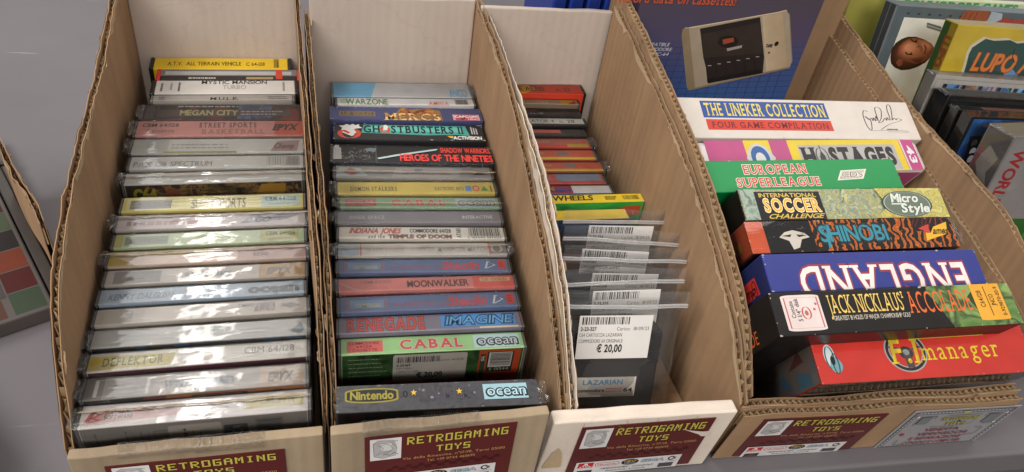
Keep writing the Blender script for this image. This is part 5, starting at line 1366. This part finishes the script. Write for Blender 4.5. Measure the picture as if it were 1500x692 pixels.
pl = big((1030, 255), (1361, 249), 286, (1185, 205.5))
r = carton_game('game_case', 'pink and yellow plastic case with white rounded ends, second from the stack top', pl, '#cfc6c2', b_host, lambda P, w: P.rect(5, -60, w - 5, -3.5, '#ab4876'), group=G4, rough=.3, bev=4.5, cat='game case')
def b_euro(P, W, T):
    P.text('EUROPEAN', 20, 56, 52, 84, '#c23a30', key='b', out='#d8d0c4', serif=True); P.text('SUPERLEAGUE', 15, 16, 57, 42, '#c23a30', key='b', out='#d8d0c4', serif=True)
    P.poly([(66, 30), (80, 34), (83.5, 66), (69.5, 62)], '#d2cbbf'); P.poly([(67.4, 34), (79.4, 37), (82, 62), (70, 59)], '#a59c8e'); P.text('CDS', 69, 40, 80, 57, '#d8d2c8', key='f', shear=.2); P.text('CDS', 69, 40, 80, 57, '#6a5a50', key='r', shear=.2)
pl = big((1037, 283), (1325, 276), 273, (1172, 234))
carton_game('game_box', 'plain bright green box with red lettering, third from the top of the stack', pl, '#078040', b_euro, group=G4, coat=.2)
def b_soc(P, W, T):
    P.rect(.4, 1, 99.6, 99, art('moss', ['#5d6650', '#878a62', '#a09a5e', '#6b7668', '#8f9a80', '#b0a868'], 150, detail=8, dist=1.2, const=False))
    rd = random.Random(8)
    for i in range(90):
        u, v = rd.uniform(1, 98), rd.uniform(4, 94); P.line([(u, v), (u + rd.uniform(-1, 1), v + rd.uniform(-8, 8)), (u + rd.uniform(-1.5, 1.5), v + rd.uniform(-10, 10))], rd.uniform(.15, .35), '#4c5a58')
    P.poly([(62, 1), (70, 40), (66, 99), (99.5, 99), (99.5, 1)], art('moss_gold', ['#6f6a40', '#a09448', '#b8a852', '#8a8a50', '#c0b060'], 130, detail=8, dist=1.2, const=False)); P.poly([(.5, 1), (.5, 99), (8, 99), (7, 1)], art('moss_teal', ['#4f6058', '#7a8a7c', '#94a090', '#5d6a60'], 150, detail=8, const=False))
    P.rect(7, 0, 38, 90, '#141212'); P.text('INTERNATIONAL', 9, 72, 36, 85, '#c2a64a', key='b', arc=.0); P.text('SOCCER', 10, 26, 36.5, 66, '#d09a2c', key='b', serif=True, out='#e8d5aa'); P.text('CHALLENGE', 10.5, 4, 36, 18, '#c2a64a', key='b', shear=.5)
    P.ell(80, 46, 12.5, 44, '#5f695a'); P.ring(80, 46, 12.3, 43, .8, '#2f3a38'); P.ring(80, 46, 11.6, 40, .5, '#9aa59a'); P.text('Micro', 72.5, 52, 86, 80, '#c6cbbf', key='h', out='#2a3030', shear=.2); P.text('Style', 76, 18, 90, 46, '#c6cbbf', key='h', out='#2a3030', shear=.2); P.line([(72, 46), (79, 46)], 4, '#c6cbbf')
def l_blk(P, H, T): P.rect(1, 1, H - 1, T - 1, '#17130f')
pl = big((1092, 324), (1392, 319), 274, (1231, 277))
carton_game('game_box', 'mossy green patterned box with a black title panel, fourth from the top of the stack', pl, '#17130f', b_soc, left_fn=l_blk, group=G4)
def b_shin(P, W, T):
    P.rect(0, 0, 8, 100, '#d8643a'); P.rect(8, 0, 100, 100, tiger()); P.rect(8, 0, 30, 100, '#171413'); P.rect(80, 55, 99, 100, '#2a1a16')
    rd = random.Random(4)
    for i in range(7): P.line([(82 + i * 2.2, 98), (80 + i * 2.4 + rd.uniform(-2, 2), 70)], .7, '#7a2a20')
    P.poly([(14, 48), (17, 64), (21, 70), (26, 60), (28, 46), (24, 40), (22, 14), (19, 8), (18, 36)], '#b5aca0'); P.poly([(15, 52), (20, 57), (19, 48)], '#171413'); P.poly([(22, 56), (27, 52), (23, 47)], '#171413')
    P.text('SHINOBI', 33, 26, 66, 84, '#1a2428', key='f', out=None); P.text('SHINOBI', 33.3, 30, 65.6, 80, '#2f7a8a', key='b'); P.line([(36, 10), (38, 86), (34, 60)], 1.3, '#2f7a8a')
    P.poly([(82, 64), (88, 78), (87, 48)], '#b03a30'); P.poly([(84, 22), (96, 44), (97.6, 84), (90, 68), (87.6, 48), (85, 48)], '#d0a02c'); P.text('ames', 88.5, 44, 96, 66, '#3a2a14', key='h', shear=.6)
def l_shin(P, H, T): P.rect(1, 1, H - 1, T - 1, '#d8643a'); P.rect(H - 44, 6, H - 10, T * .56, '#c9a02c'); P.text('Games', H - 40, 9, H - 14, T * .42, '#4a3416', key='h')
pl = big((1103, 372), (1407, 361), 277, (1243, 322))
carton_game('game_box', 'orange and black streaked box with blue lettering in torn clear wrap', pl, '#b85630', b_shin, left_fn=l_shin, group=G4, wrap=True, tuft=(1,), seed=81)
def b_eng(P, W, T):
    P.text('ENGLAND', 13, -20, 92, 62, '#d6ccc6', key='b', serif=True, rot=180, out='#8a3440', outkey='f', clip=(0, 1, 100, 99))
def l_eng(P, H, T): P.rect(1, 1, H - 1, T - 1, '#20264e'); P.poly([(H - 50, 3), (H - 12, 4), (H - 14, T * .62), (H - 52, T * .6)], '#b3302c'); P.text('Champ', H - 46, 6, H - 17, T * .46, '#1a1214', key='b', shear=.4); P.ring(H - 17, T * .35, 2.4, T * .2, .7, '#1a1214')
pl = big((1131, 429), (1448, 417), 283, (1276, 368.5))
carton_game('game_box', 'royal blue box with large white lettering standing upside down', pl, '#2c3478', b_eng, left_fn=l_eng, group=G4)
def b_jack(P, W, T):
    P.poly([(62, 100), (66, 60), (70, 0), (100, 0), (100, 100)], art('fairway', ['#1c2416', '#4a6a30', '#5f7a3c', '#2a3a1e', '#77904c'], 45, detail=3, const=False)); P.poly([(57, 100), (62, 40), (64, 100)], '#141210'); P.poly([(80, 70), (84, 20), (88, 60), (84, 90)], '#2a3a1e')
    P.rrect(4, 10, 19, 92, 4, '#c9b9b4'); P.frame(5, 16, 18.2, 86, .5, '#a85a54'); P.ring(12.6, 50, 1.6, 14, .6, '#a85a54'); P.ell(12.6, 50, .7, 6, '#a85a54'); P.text('Contains', 6.6, 40, 8.2, 78, '#4a3c3c', rot=90, key='b'); P.text('5 1/4" disk', 8.8, 32, 10.4, 84, '#4a3c3c', rot=90, key='b'); P.ell(16, 58, .5, 3, '#a85a54'); P.ell(17, 70, .5, 3, '#a85a54')
    P.text("JACK NICKLAUS'", 21.5, 46, 53, 88, '#cfae5c', key='r', serif=True, space=.02); P.text('GREATEST 18 HOLES OF MAJOR CHAMPIONSHIP GOLF', 22.5, 30, 53.5, 40, '#a59c90', key='b', space=.02)
    P.text('ACCOLADE', 54, 38, 81, 88, '#c8602f', key='r', serif=True, space=.02); P.rrect(82.5, 12, 95.5, 100, 3, '#cf9430'); P.rect(82.5, 50, 95.5, 100, '#cf9430')
    P.text('C64/128', 84.6, 44, 86.6, 84, '#3a2810', rot=90, key='b'); P.line([(88.4, 22), (88.4, 94)], .35, '#3a2810'); P.text('JNCO', 89.4, 46, 91.2, 74, '#3a2810', rot=90, key='b'); P.text('0-929870-00-9', 92.8, 22, 94.4, 92, '#3a2810', rot=90, key='b')
def l_jack(P, H, T): P.rect(1, 1, H - 1, T - 1, '#15110f'); P.text('ACCOLADE', H - 66, T * .12, H - 22, T * .42, '#b8562c', key='r', serif=True, space=.02)
pl = big((1143, 494), (1500, 474), 290, (1301, 422))
carton_game('game_box', 'black box with orange and gold lettering and a disk symbol on a white tab', pl, '#15110f', b_jack, left_fn=l_jack, group=G4)
def b_f1(P, W, T):
    for ro, c in ((1.0, '#b5b0ac'), (.93, '#2a2726'), (.80, '#b5b0ac'), (.74, '#d63c2e')): P.ell(41, 55, 9.6 * ro, 42 * ro, c)
    P.ell(41, 52, 3.2, 13, '#3c3937'); P.line([(34, 66), (41, 54), (48, 64)], 3.2, '#55504e'); P.line([(41, 52), (41.5, 22)], 3.2, '#55504e'); P.ell(41, 53, 1.5, 6, '#8a8583')
    P.text('F.1', 33.5, 32, 46.5, 78, '#d0b52c', key='b', serif=True, shear=.08); P.text('manager', 47.5, 35, 85, 71, '#d0b52c', key='r', serif=True)
    P.line([(44, 79), (80, 81)], 1.6, '#d0b52c')
    P.ell(6.5, 54, 2.4, 22, '#c3c9c9'); P.ring(6.5, 50, 1.8, 22, .6, '#35606a'); P.ell(8.4, 34, 2.6, 14, '#6f9aa0'); P.ring(8.4, 38, 1.2, 20, .5, '#30444a'); P.ell(7.4, 44, 1.0, 9, '#1f2a2e')
def l_f1(P, H, T):
    P.rect(1, 1, H - 1, T - 1, art('lightened_scene', ['#8f8076', '#a0948a', '#8a9096', '#a8897c', '#978a80'], 45, detail=2, rough=.3, const=False)); P.poly([(H - 8, 2), (H - 24, 3), (H - 22, T * .4), (H - 9, T * .3)], '#6a94a8'); P.poly([(H - 44, 8), (H - 30, 5), (H - 38, T * .5)], '#6290b0'); P.poly([(H - 84, 3), (H - 62, 2), (H - 66, T * .34)], '#3f74b0'); P.poly([(H - 80, 4), (H - 70, 3), (H - 73, T * .22)], '#e0744c'); P.poly([(H - 30, T * .5), (H - 12, T * .55), (H - 16, T * .8)], '#8a4a44'); P.poly([(H - 56, T * .4), (H - 44, T * .6), (H - 50, T * .8)], '#a86a5a')  # end picture's colours lightened to offset the shade there
def f_f1(P, w): P.rect(.6, -60, w - .6, -.6, '#8a7f78'); P.scribble(8, -16, w - 10, -2, '#47403d', 4, 3, w=1)
pl = big((1204.6, 563.7), (1522, 544), 318, (1352, 481), W=None)
carton_game('game_box', 'bright red box with yellow lettering and a steering wheel, foremost in the wide carton', pl, '#d63c2e', b_f1, f_f1, left_fn=l_f1, group=G4, wrap=True, seed=83, coat=.2)

# ---- right-hand carton 5 and what stands in it
org = (590, 330, TABLE_Z)
c5 = at_base('carton', 'rightmost carton behind the wide one, mostly out of the frame', 'cardboard box', org, 'cut down cardboard cartons on the table')
mb = WB(); slab(mb, (502, 300), (690, 280), -318, TABLE_Z + .7, 5, KRAFT(), 0, seed=21); mb.put('front_wall', c5, org)
mb = WB(); wall(mb, [(503.5, 306, -318), (503.5, 420, -290), (503.5, 640, -270)], seed=22, tear=.8, curls=0); mb.put('side_wall', c5, org)
mb = WB(); wall(mb, [(690, 300, -318), (690, 420, -290), (690, 640, -270)], seed=23, tear=.8, curls=0); mb.put('side_wall', c5, org)
mb = WB(); slab(mb, (506, 640), (688, 640), -260, TABLE_Z + .7, 5, KRAFT(), 0, seed=24); mb.put('back_wall', c5, org)
bottom(org, c5, 506, 688, 300, 638)
G5 = 'cases standing in the rightmost carton'
def stand(TLpx, TRpx, T, X, lean, W=None, floor=FLOOR):
    """front-top-left corner seen at TLpx lies in the plane x = X; TRpx gives the direction of the top edge"""
    a = on(*TLpx, 0, X); b = on(*TRpx, 2, a.z); u = (b - a).normalized(); n = Vector((-u.y, u.x, 0))
    if W is None: W = (b - a).length
    ca, sa = math.cos(math.radians(lean)), math.sin(math.radians(lean))
    t = n * ca - Vector((0, 0, sa)); hh = n * sa + Vector((0, 0, ca)); H = (a.z - max(0, T * sa) - floor) / ca
    base = a + u * W / 2 + t * T / 2 - hh * H
    return dict(m=frame4(base, u, t, hh), W=W, T=T, H=H, a=a, u=u, t=t, h=hh)
def loc(pl):
    n = pl['u'].cross(pl['h'])
    def f(px, py):
        v = hit(px, py, pl['a'], n) - pl['a']; return (v.dot(pl['u']), v.dot(pl['h']))
    return f
def upright(name, label, cat, pl, base, ff, lf=None, top=None, wrap=False, rough=.3, seed=0, part='printed_box', tuft=()):
    W, T, H = pl['W'], pl['T'], pl['H']
    r = thing(name, label, cat, pl['m'], G5)
    mb = MB(); mb.box(-W / 2, W / 2, -T / 2, T / 2, 0, H, base if not isinstance(base, str) else ink(base, rough, .3, .07), .7)
    if ff: ff(front(mb, W, T, H), W, H)
    if lf: lf(leftf(mb, W, T, H), H, T)
    if top: top(spine(mb, W, T, H))
    mb.build(part, r)
    if wrap:
        mb = MB(); wrinkled(mb, W, T, H, SMOOTH(), seed, amp=.15)
        for q, s in enumerate(tuft): crumple(mb, (s * W / 2, 0, H - .5), (3, T * .42, 2.2), WRAPX(), seed + q)
        mb.build('cellophane', r)
    return r
# far green-yellow carton
gy = stand((1262, -40), (1400, -32), 26, 507, 4, W=150)
def f_gy(P, W, H): P.text('COMPUTER GAMES', 20, -20, W - 10, -8, '#3a7a4a', key='h')
def l_gy(P, H, T):
    P.rect(0, T * .1, H, T * .35, '#85803a')
    for i in range(4): P.ring(H - 20 - i * 17, T * .7, 3, 3, .6, '#b5b070')
upright('game_box', 'olive yellow box furthest back in the rightmost carton', 'game box', gy, '#9a9448', f_gy, l_gy)
# clear tray box with the green title strip right behind the picture box
mp = stand((1318, 8), (1500, 20), 20, 515, 8, W=172)
gs = stand((1319, -3), (1500, 6), 10, 536, 8, W=150)
L1 = loc(mp)
def l_tray(P, H, T): P.rect(1, 1, H - 1, T - 1, '#2f3234'); P.rect(1, T * .55, H - 1, T * .6, '#565a5c'); P.rect(1, 1, H - 1, 4, '#6a7072')
def f_man(P, W, H):
    P.rect(2, -H + 2, W - 2, -2, '#4d565c'); P.rect(9, -H + 8, W - 6, -10, '#c6c4bb')
    for i in range(14): P.rect(10 + i * 11, -7.2, 13 + i * 11, -5.6, '#2c3236')
    q = lambda *a: [L1(*z) for z in a]
    # portrait lying on its side, printed on the cover
    P.poly(q((1345, 100), (1372, 70), (1378, 66), (1384, 92), (1360, 118), (1348, 112)), '#d0cccb')
    P.blend(q((1304, 84), (1306, 72), (1312, 63), (1321, 57), (1330, 54), (1342, 54), (1354, 58), (1364, 64), (1368, 70), (1366, 78), (1362, 85), (1355, 92), (1344, 98), (1332, 102), (1320, 103), (1310, 99), (1305, 93)), L1(1330, 74), '#2c1812', '#5a3022', 5, .5)
    P.blend(q((1314, 80), (1316, 69), (1322, 62), (1330, 57), (1342, 55), (1354, 58), (1364, 64), (1368, 70), (1366, 77), (1361, 85), (1352, 91), (1341, 94), (1330, 91), (1320, 87)), L1(1330, 68), '#6f3c28', '#c98562', 9, .8)
    P.blend(q((1344, 58), (1354, 59), (1363, 64), (1366, 70), (1360, 76), (1350, 76), (1344, 68)), L1(1355, 66), '#9a5c42', '#bc7c5c', 5, .7)
    P.blend(q((1332, 86), (1344, 84), (1356, 82), (1352, 90), (1342, 94)), L1(1344, 92), '#7a4430', '#54291c', 4, .6)
    P.poly(q((1312, 92), (1316, 86), (1322, 88), (1321, 95), (1316, 98)), '#7a4430')
    for a, b in (((1338, 58), (1343, 62)), ((1330, 77), (1336, 80))):
        P.line(q((a[0] - 4, a[1] - 1), (a[0] - 2, a[1] + 2), b), 1.1, '#2a1711'); c = L1((a[0] + b[0]) / 2 + 1, (a[1] + b[1]) / 2); P.ell(c[0], c[1], .7, 1.3, '#1f120e')
    P.line(q((1342, 69), (1349, 68), (1351, 72), (1347, 75)), .7, '#6f3c2a'); P.line(q((1354, 66), (1356, 72), (1354, 79)), 1.1, '#5a2a24'); P.line(q((1356.5, 68), (1358, 73), (1356, 78)), .8, '#a8664f')
    P.poly(q((1358, 33), (1378, 39), (1380, 47), (1357, 40)), '#5a5a5c'); P.line(q((1358, 37), (1380, 44)), 1.2, '#8a8a8c')
    P.poly(q((1404, 30), (1412, 17), (1420, 15), (1450, 16), (1446, 30), (1434, 34), (1406, 33)), '#84482f')
    for k in range(3): P.line(q((1409 + k * 8, 31), (1416 + k * 8, 18)), .8, '#5a2c1c')
    P.poly(q((1434, 34), (1446, 30), (1452, 17), (1468, 20), (1466, 36)), '#8f9aa6')
    P.poly(q((1448, 37), (1472, 26), (1484, 29), (1500, 28), (1500, 40), (1452, 40)), '#8a3a30')
upright('game_box', 'big grey bordered box with a portrait of a man lying sideways on its cover', 'game box', mp, '#4d565c', f_man, l_tray, rough=.35)
def f_gs(P, W, H): P.text('COMMODORE GAMES', 4, -9, W - 14, -1.8, '#3f8a54', key='h', out='#8fae80')
upright('game_box', 'pale green box with green capitals, just showing above the portrait box', 'game box', gs, '#b5bb98', f_gs)
# yellow box
lp = stand((1405, 36), (1500, 43), 17, 522, 8, W=140)
L2 = loc(lp)
def f_lupo(P, W, H):
    P.rect(1, -H + 1, W - 1, -1, '#c9ae28')
    q = lambda *a: [L2(*z) for z in a]
    out = ((1408, 118), (1415, 96), (1419, 80), (1424, 70), (1436, 62), (1444, 57), (1456, 60), (1480, 59), (1490, 64), (1500, 63), (1510, 64), (1520, 130), (1408, 124))
    P.poly(q(*[(x - 3, y - 3) for x, y in out]), '#d0c8b0'); P.poly(q(*out), '#1e4a40')
    P.poly(q((1466, 124), (1472, 104), (1482, 100), (1490, 110), (1496, 124)), '#6f9ac0'); P.poly(q((1500, 124), (1504, 104), (1515, 100), (1520, 120)), '#6f9ac0')
    a = L2(1422, 101); b = L2(1500, 82); P.text('LUPO ALBERTO', a[0], a[1] - 1, a[0] + 118, a[1] + 13.5, '#d8822c', key='h', out='#8a2c20', shear=.12)
    P.line(q((1486, 72), (1483, 84), (1486, 92)), .8, '#0f1a18')
def l_lupo(P, H, T): P.rect(1, T * .5, H - 1, T - .8, '#3f7a34'); P.rect(1, 1, H - 1, T * .5, '#c9ae28'); P.text('LUPO ALBERTO', H - 86, T * .14, H - 12, T * .56, '#c9702c', key='b', rot=180, out='#a04a24')
upright('game_box', 'bright yellow box with a dark green panel and orange lettering', 'game box', lp, '#c9ae28', f_lupo, l_lupo, wrap=True, seed=3)
# white box with a row of small pictures
cl = stand((1372, 110), (1500, 119), 13, 510, 6, W=140)
def f_cl(P, W, H):
    P.rect(1, -H + 1, W - 1, -1, '#b9b3ac'); P.frame(2, -H + 3, W - 2, -3, .5, '#8d8882')
    x = 10
    for k, (w, a) in enumerate(((16, ('thumb_a', ['#2c4a78', '#3f78b0', '#6aa0c8', '#23304a'])), (14, ('thumb_b', ['#7a5a50', '#9a7464', '#b08a78', '#5f4a46'])), (16, ('thumb_c', ['#8a7a90', '#5a6a80', '#a090a0', '#6a5a70'])), (14, ('thumb_d', ['#2f6a5a', '#3f5a8a', '#4a8a6a', '#2a3a5a'])), (15, ('thumb_a', None)), (16, ('thumb_b', None)), (14, ('thumb_c', None)))):
        P.rect(x, -24, x + 4, -7, '#2c2f3c'); P.rect(x + 4.4, -24, x + w, -7, art(a[0], a[1] or ['#444444', '#888888'], 110)); x += w + 2
        if k < 3: P.rect(x - 1.2, -24, x - .4, -7, '#4a4645')
upright('game_box', 'white clear wrapped box with a row of small screen pictures', 'game box', cl, '#b3ada6', f_cl, None, wrap=True, seed=5, tuft=(-1,))
# black video style cases
bk = stand((1391, 140), (1500, 147), 16, 508, 5, W=128)
def f_bk(P, W, H): P.rect(4, -H + 3, W - 3, -3, '#1d1f1e'); P.rect(8, -22, W - 6, -6, art('black_green', ['#151514', '#1b211d', '#222b26', '#171817'], 70, const=False))
def l_bk(P, H, T): P.rect(H - 60, 3, H - 4, T - 3, '#211f1f'); P.text('N', H - 44, T * .3, H - 38, T * .66, '#8a8682', key='h')
upright('game_case', 'tall black case just in front of the white box with small pictures', 'game case', bk, '#181716', f_bk, l_bk, wrap=True, seed=7, tuft=(-1,))
bk2 = stand((1404, 161), (1500, 166), 9, 508, 5, W=126)
def t_bk2(P): P.rect(20, 20, 60, 80, '#8a5a4a'); P.rect(60, 20, 96, 80, '#8a8a3c')
upright('game_case', 'thin black case showing a pink and yellow strip along its top edge', 'game case', bk2, '#161515', f_bk, None, t_bk2, wrap=True, seed=8, tuft=(-1,))
oc = stand((1424, 171), (1500, 174), 11, 508, 5, W=124)
L3 = loc(oc)
def f_oc(P, W, H):
    P.rect(3, -H + 2, W - 2, -2, art('blue_paint', ['#1f4a8a', '#2f68a8', '#3a78b8', '#27599a'], 40, const=False)); P.rect(30, -26, W - 2, -3, '#33353c')
    q = lambda *a: [L3(*z) for z in a]
    P.poly(q((1440, 183), (1456, 184), (1458, 180), (1462, 181), (1462, 184), (1470, 184), (1472, 180), (1477, 181), (1477, 190), (1470, 190), (1470, 188), (1440, 187)), '#b0786a')
    P.poly(q((1421, 200), (1438, 199), (1432, 240), (1412, 238)), '#15171c'); P.poly(q((1423, 202), (1436, 201), (1431, 237), (1415, 236)), '#2c5a94')
    for px, py in ((1427, 210), (1424.5, 222), (1421, 233)):
        c = L3(px, py); P.ell(*c, 5.6, 5.6, '#14161b'); P.ell(*c, 2.6, 3.4, '#b5b5b8')
upright('game_case', 'blue fronted case with black rounded letters running down it', 'game case', oc, '#17181a', f_oc, None, wrap=True, seed=9)
wo = stand((1487, 202), (1500, 201.5), 24, 509, 5, W=110)
L4 = loc(wo)
def f_wo(P, W, H):
    P.rect(1, -H + 1, W - 1, -1, '#a09a98'); P.text('WORLD', 8, -62, 20, -10, '#b02c2c', rot=-90, key='h', shear=.2)
    P.poly([(1, -H), (1, -70), (20, -78), (40, -74), (W - 1, -80), (W - 1, -H)], '#3a7a34'); P.ell(22, -82, 20, 16, '#3f86b8'); P.ell(22, -84, 13, 11, '#c9c3c0'); P.text('LCD', 11, -92, 36, -78, '#b02c2c', key='f'); P.poly([(W * .5, -H), (W * .6, -90), (W * .8, -84), (W - 2, -H)], '#58a03c')
def l_wo(P, H, T):
    P.rect(1, 1, H - 1, T - 1, '#6d6664'); P.poly([(H - 20, 4), (H - 34, 8), (H - 44, 3), (H - 60, 12), (H - 50, 18), (H - 40, 13), (H - 30, 21), (H - 14, 15)], '#a39c97')
    P.poly([(H - 74, 4), (H - 90, 8), (H - 96, 18), (H - 78, 15)], '#3f2629'); P.poly([(H - 100, 3), (H - 70, 2), (H - 74, 8), (H - 96, 9)], '#a37a80'); P.poly([(H - 20, 18), (H - 40, 21), (H - 36, 23), (H - 16, 22)], '#9a5a5e'); P.poly([(H - 118, 4), (H - 104, 4), (H - 106, 20), (H - 118, 20)], '#2f6a3c')
upright('game_box', 'grey wrapped box with scattered pale shapes on its side, nearest in the rightmost carton', 'game box', wo, '#8a8482', f_wo, l_wo, wrap=True, seed=10, tuft=(-1,))

# ---- blue cases standing behind carton 3
for i in range(9):
    px = 812 + i * 25
    a = on(px, 12, 1, 562)
    grey = i == 5
    r = thing('storage_case', 'grey case amid the row of blue ones behind the third carton' if grey else 'blue upright case in the row behind the third carton',
              'storage case', frame4((a.x, 566, TABLE_Z + .6), Vector((1, 0, 0)), Vector((0, 1, 0)), Vector((0, 0, 1))), 'cases standing behind the third carton')
    mb = MB(); w = 11.6
    mb.box(-w / 2, w / 2, -14, 60, 0, 236 + (i * 37 % 5), ink('#6a665f' if grey else '#1c3382', .35, .2, .12), 1.2, 3); mb.build('shell', r)
    mb = MB(); mb.box(-w / 2 + 2, w / 2 - 2, -14.5, -13.6, 30, 200, ink('#4f4c48' if grey else '#162868', .4), .3); mb.build('spine_panel', r)

# ---- chequered game board box at the left of the table
cn = on(75, 434, 2, -381); up_ = on(-2, 278, 2, -381); lo = on(0, 480, 2, -381)
e1 = (up_ - cn).normalized(); e2 = Vector((-e1.y, e1.x, 0))
if e2.dot(lo - cn) < 0: e2 = -e2
# local x runs from the near corner leftwards (e2), y away (e1)
bx = frame4((cn.x, cn.y, TABLE_Z + .6), e1, e2, Vector((0, 0, 1))) if e1.cross(e2).z > 0 else frame4((cn.x, cn.y, TABLE_Z + .6), e2, e1, Vector((0, 0, 1)))
bd = thing('board_game_box', 'dark box with a border of coloured squares, at the left edge of the table', 'board game', bx)
hB = 11.4
mb = MB(); S = 240.0
mb.box(0, S, 0, S, 0, hB, ink('#4a4442', .5, 0, .12), 1.2)
P = Print(mb, (0, 0, hB), (1, 0, 0), (0, 1, 0))
P.rect(2, 2, S - 2, S - 2, '#4d4743', rough=.8)
cols = ['#2f3a2b', '#3d110e', '#5f2816', '#1d1516', '#38422f', '#3a100d', '#4d382b', '#481414']
wb = 19.0; stp = 23.5
for i in range(9):
    c = cols[(i * 1) % 8]; P.rect(3 + i * stp + wb * .0, 3, 3 + (i + 1) * stp - 1.1, 3 + wb, c, rough=.8)
    if i: P.rect(3, 3 + i * stp, 3 + wb, 3 + (i + 1) * stp - 1.1, ['#472d24', '#3d110e', '#443630', '#62201a', '#2a382f', '#55301f', '#1d1516', '#4f2019'][(i - 1) % 8], rough=.8)
P.rect(3 + wb + 1.2, 3 + wb + 1.2, S - 2, S - 2, '#3d3736', rough=.8)
P.ell(82, 82, 38, 38, '#1b1717', n=48); P.ell(82, 82, 33, 33, '#2e2928', n=48); P.ring(82, 82, 36, 36, .9, '#8a8480', n=48)
mb.build('lid', bd)
# raised hinged rail along its far side
far_x = (e1.cross(e2).z > 0)
mb = MB()
def rail(a0, a1, b0, b1, z0, z1, m):
    if far_x: mb.box(a0, a1, b0, b1, z0, z1, m, 1)
    else: mb.box(b0, b1, a0, a1, z0, z1, m, 1)
rail(-4, 232, -8.5, -1.0, 0, hB + 2, ink('#39332f', .5))
rail(-4, 232, -17, -9.0, 0, hB - 2, ink('#51483f', .55))
for k in range(4): rail(30 + k * 52, 36 + k * 52, -17.6, -8.6, 2, hB, ink('#2c2724', .5))
mb.build('rail', bd)
# torn strip of board lying along it
tp = [on(px, py, 2, -338) for px, py in ((52, 322), (34, 286), (18, 256), (2, 228), (-14, 200))]
org = (tp[2].x, tp[2].y, TABLE_Z)
ts = at_base('cardboard_strip', 'torn wavy strip of brown cardboard leaning beside the chequered box', 'cardboard', org)
mb = WB(); wall(mb, [(p.x + 3 + 1.5 * math.sin(i * 2), p.y, -340 + 3 * math.sin(i * 2.3)) for i, p in enumerate(tp)], seed=40, tear=3.0, curls=6, th=3.0, zb=TABLE_Z + .8)
mb.put('torn_sheet', ts, org)
# black case at the table's near left
a = on(4, 676, 2, TABLE_Z + 18)
bc = thing('black_case', 'corner of a plain black case at the bottom left of the table', 'case', frame4((a.x - 62, a.y, TABLE_Z + .6), Vector((.8, .6, 0)), Vector((-.6, .8, 0)), Vector((0, 0, 1))))
mb = MB(); mb.box(-50, 45, -45, 45, 0, 17, ink('#131212', .35), 2, 3); mb.build('base', bc)
mb = MB(); mb.box(-50, 45, -45, 45, 17.4, 26, ink('#161515', .35), 2, 3); mb.build('lid', bc)
bpy.context.view_layer.update()
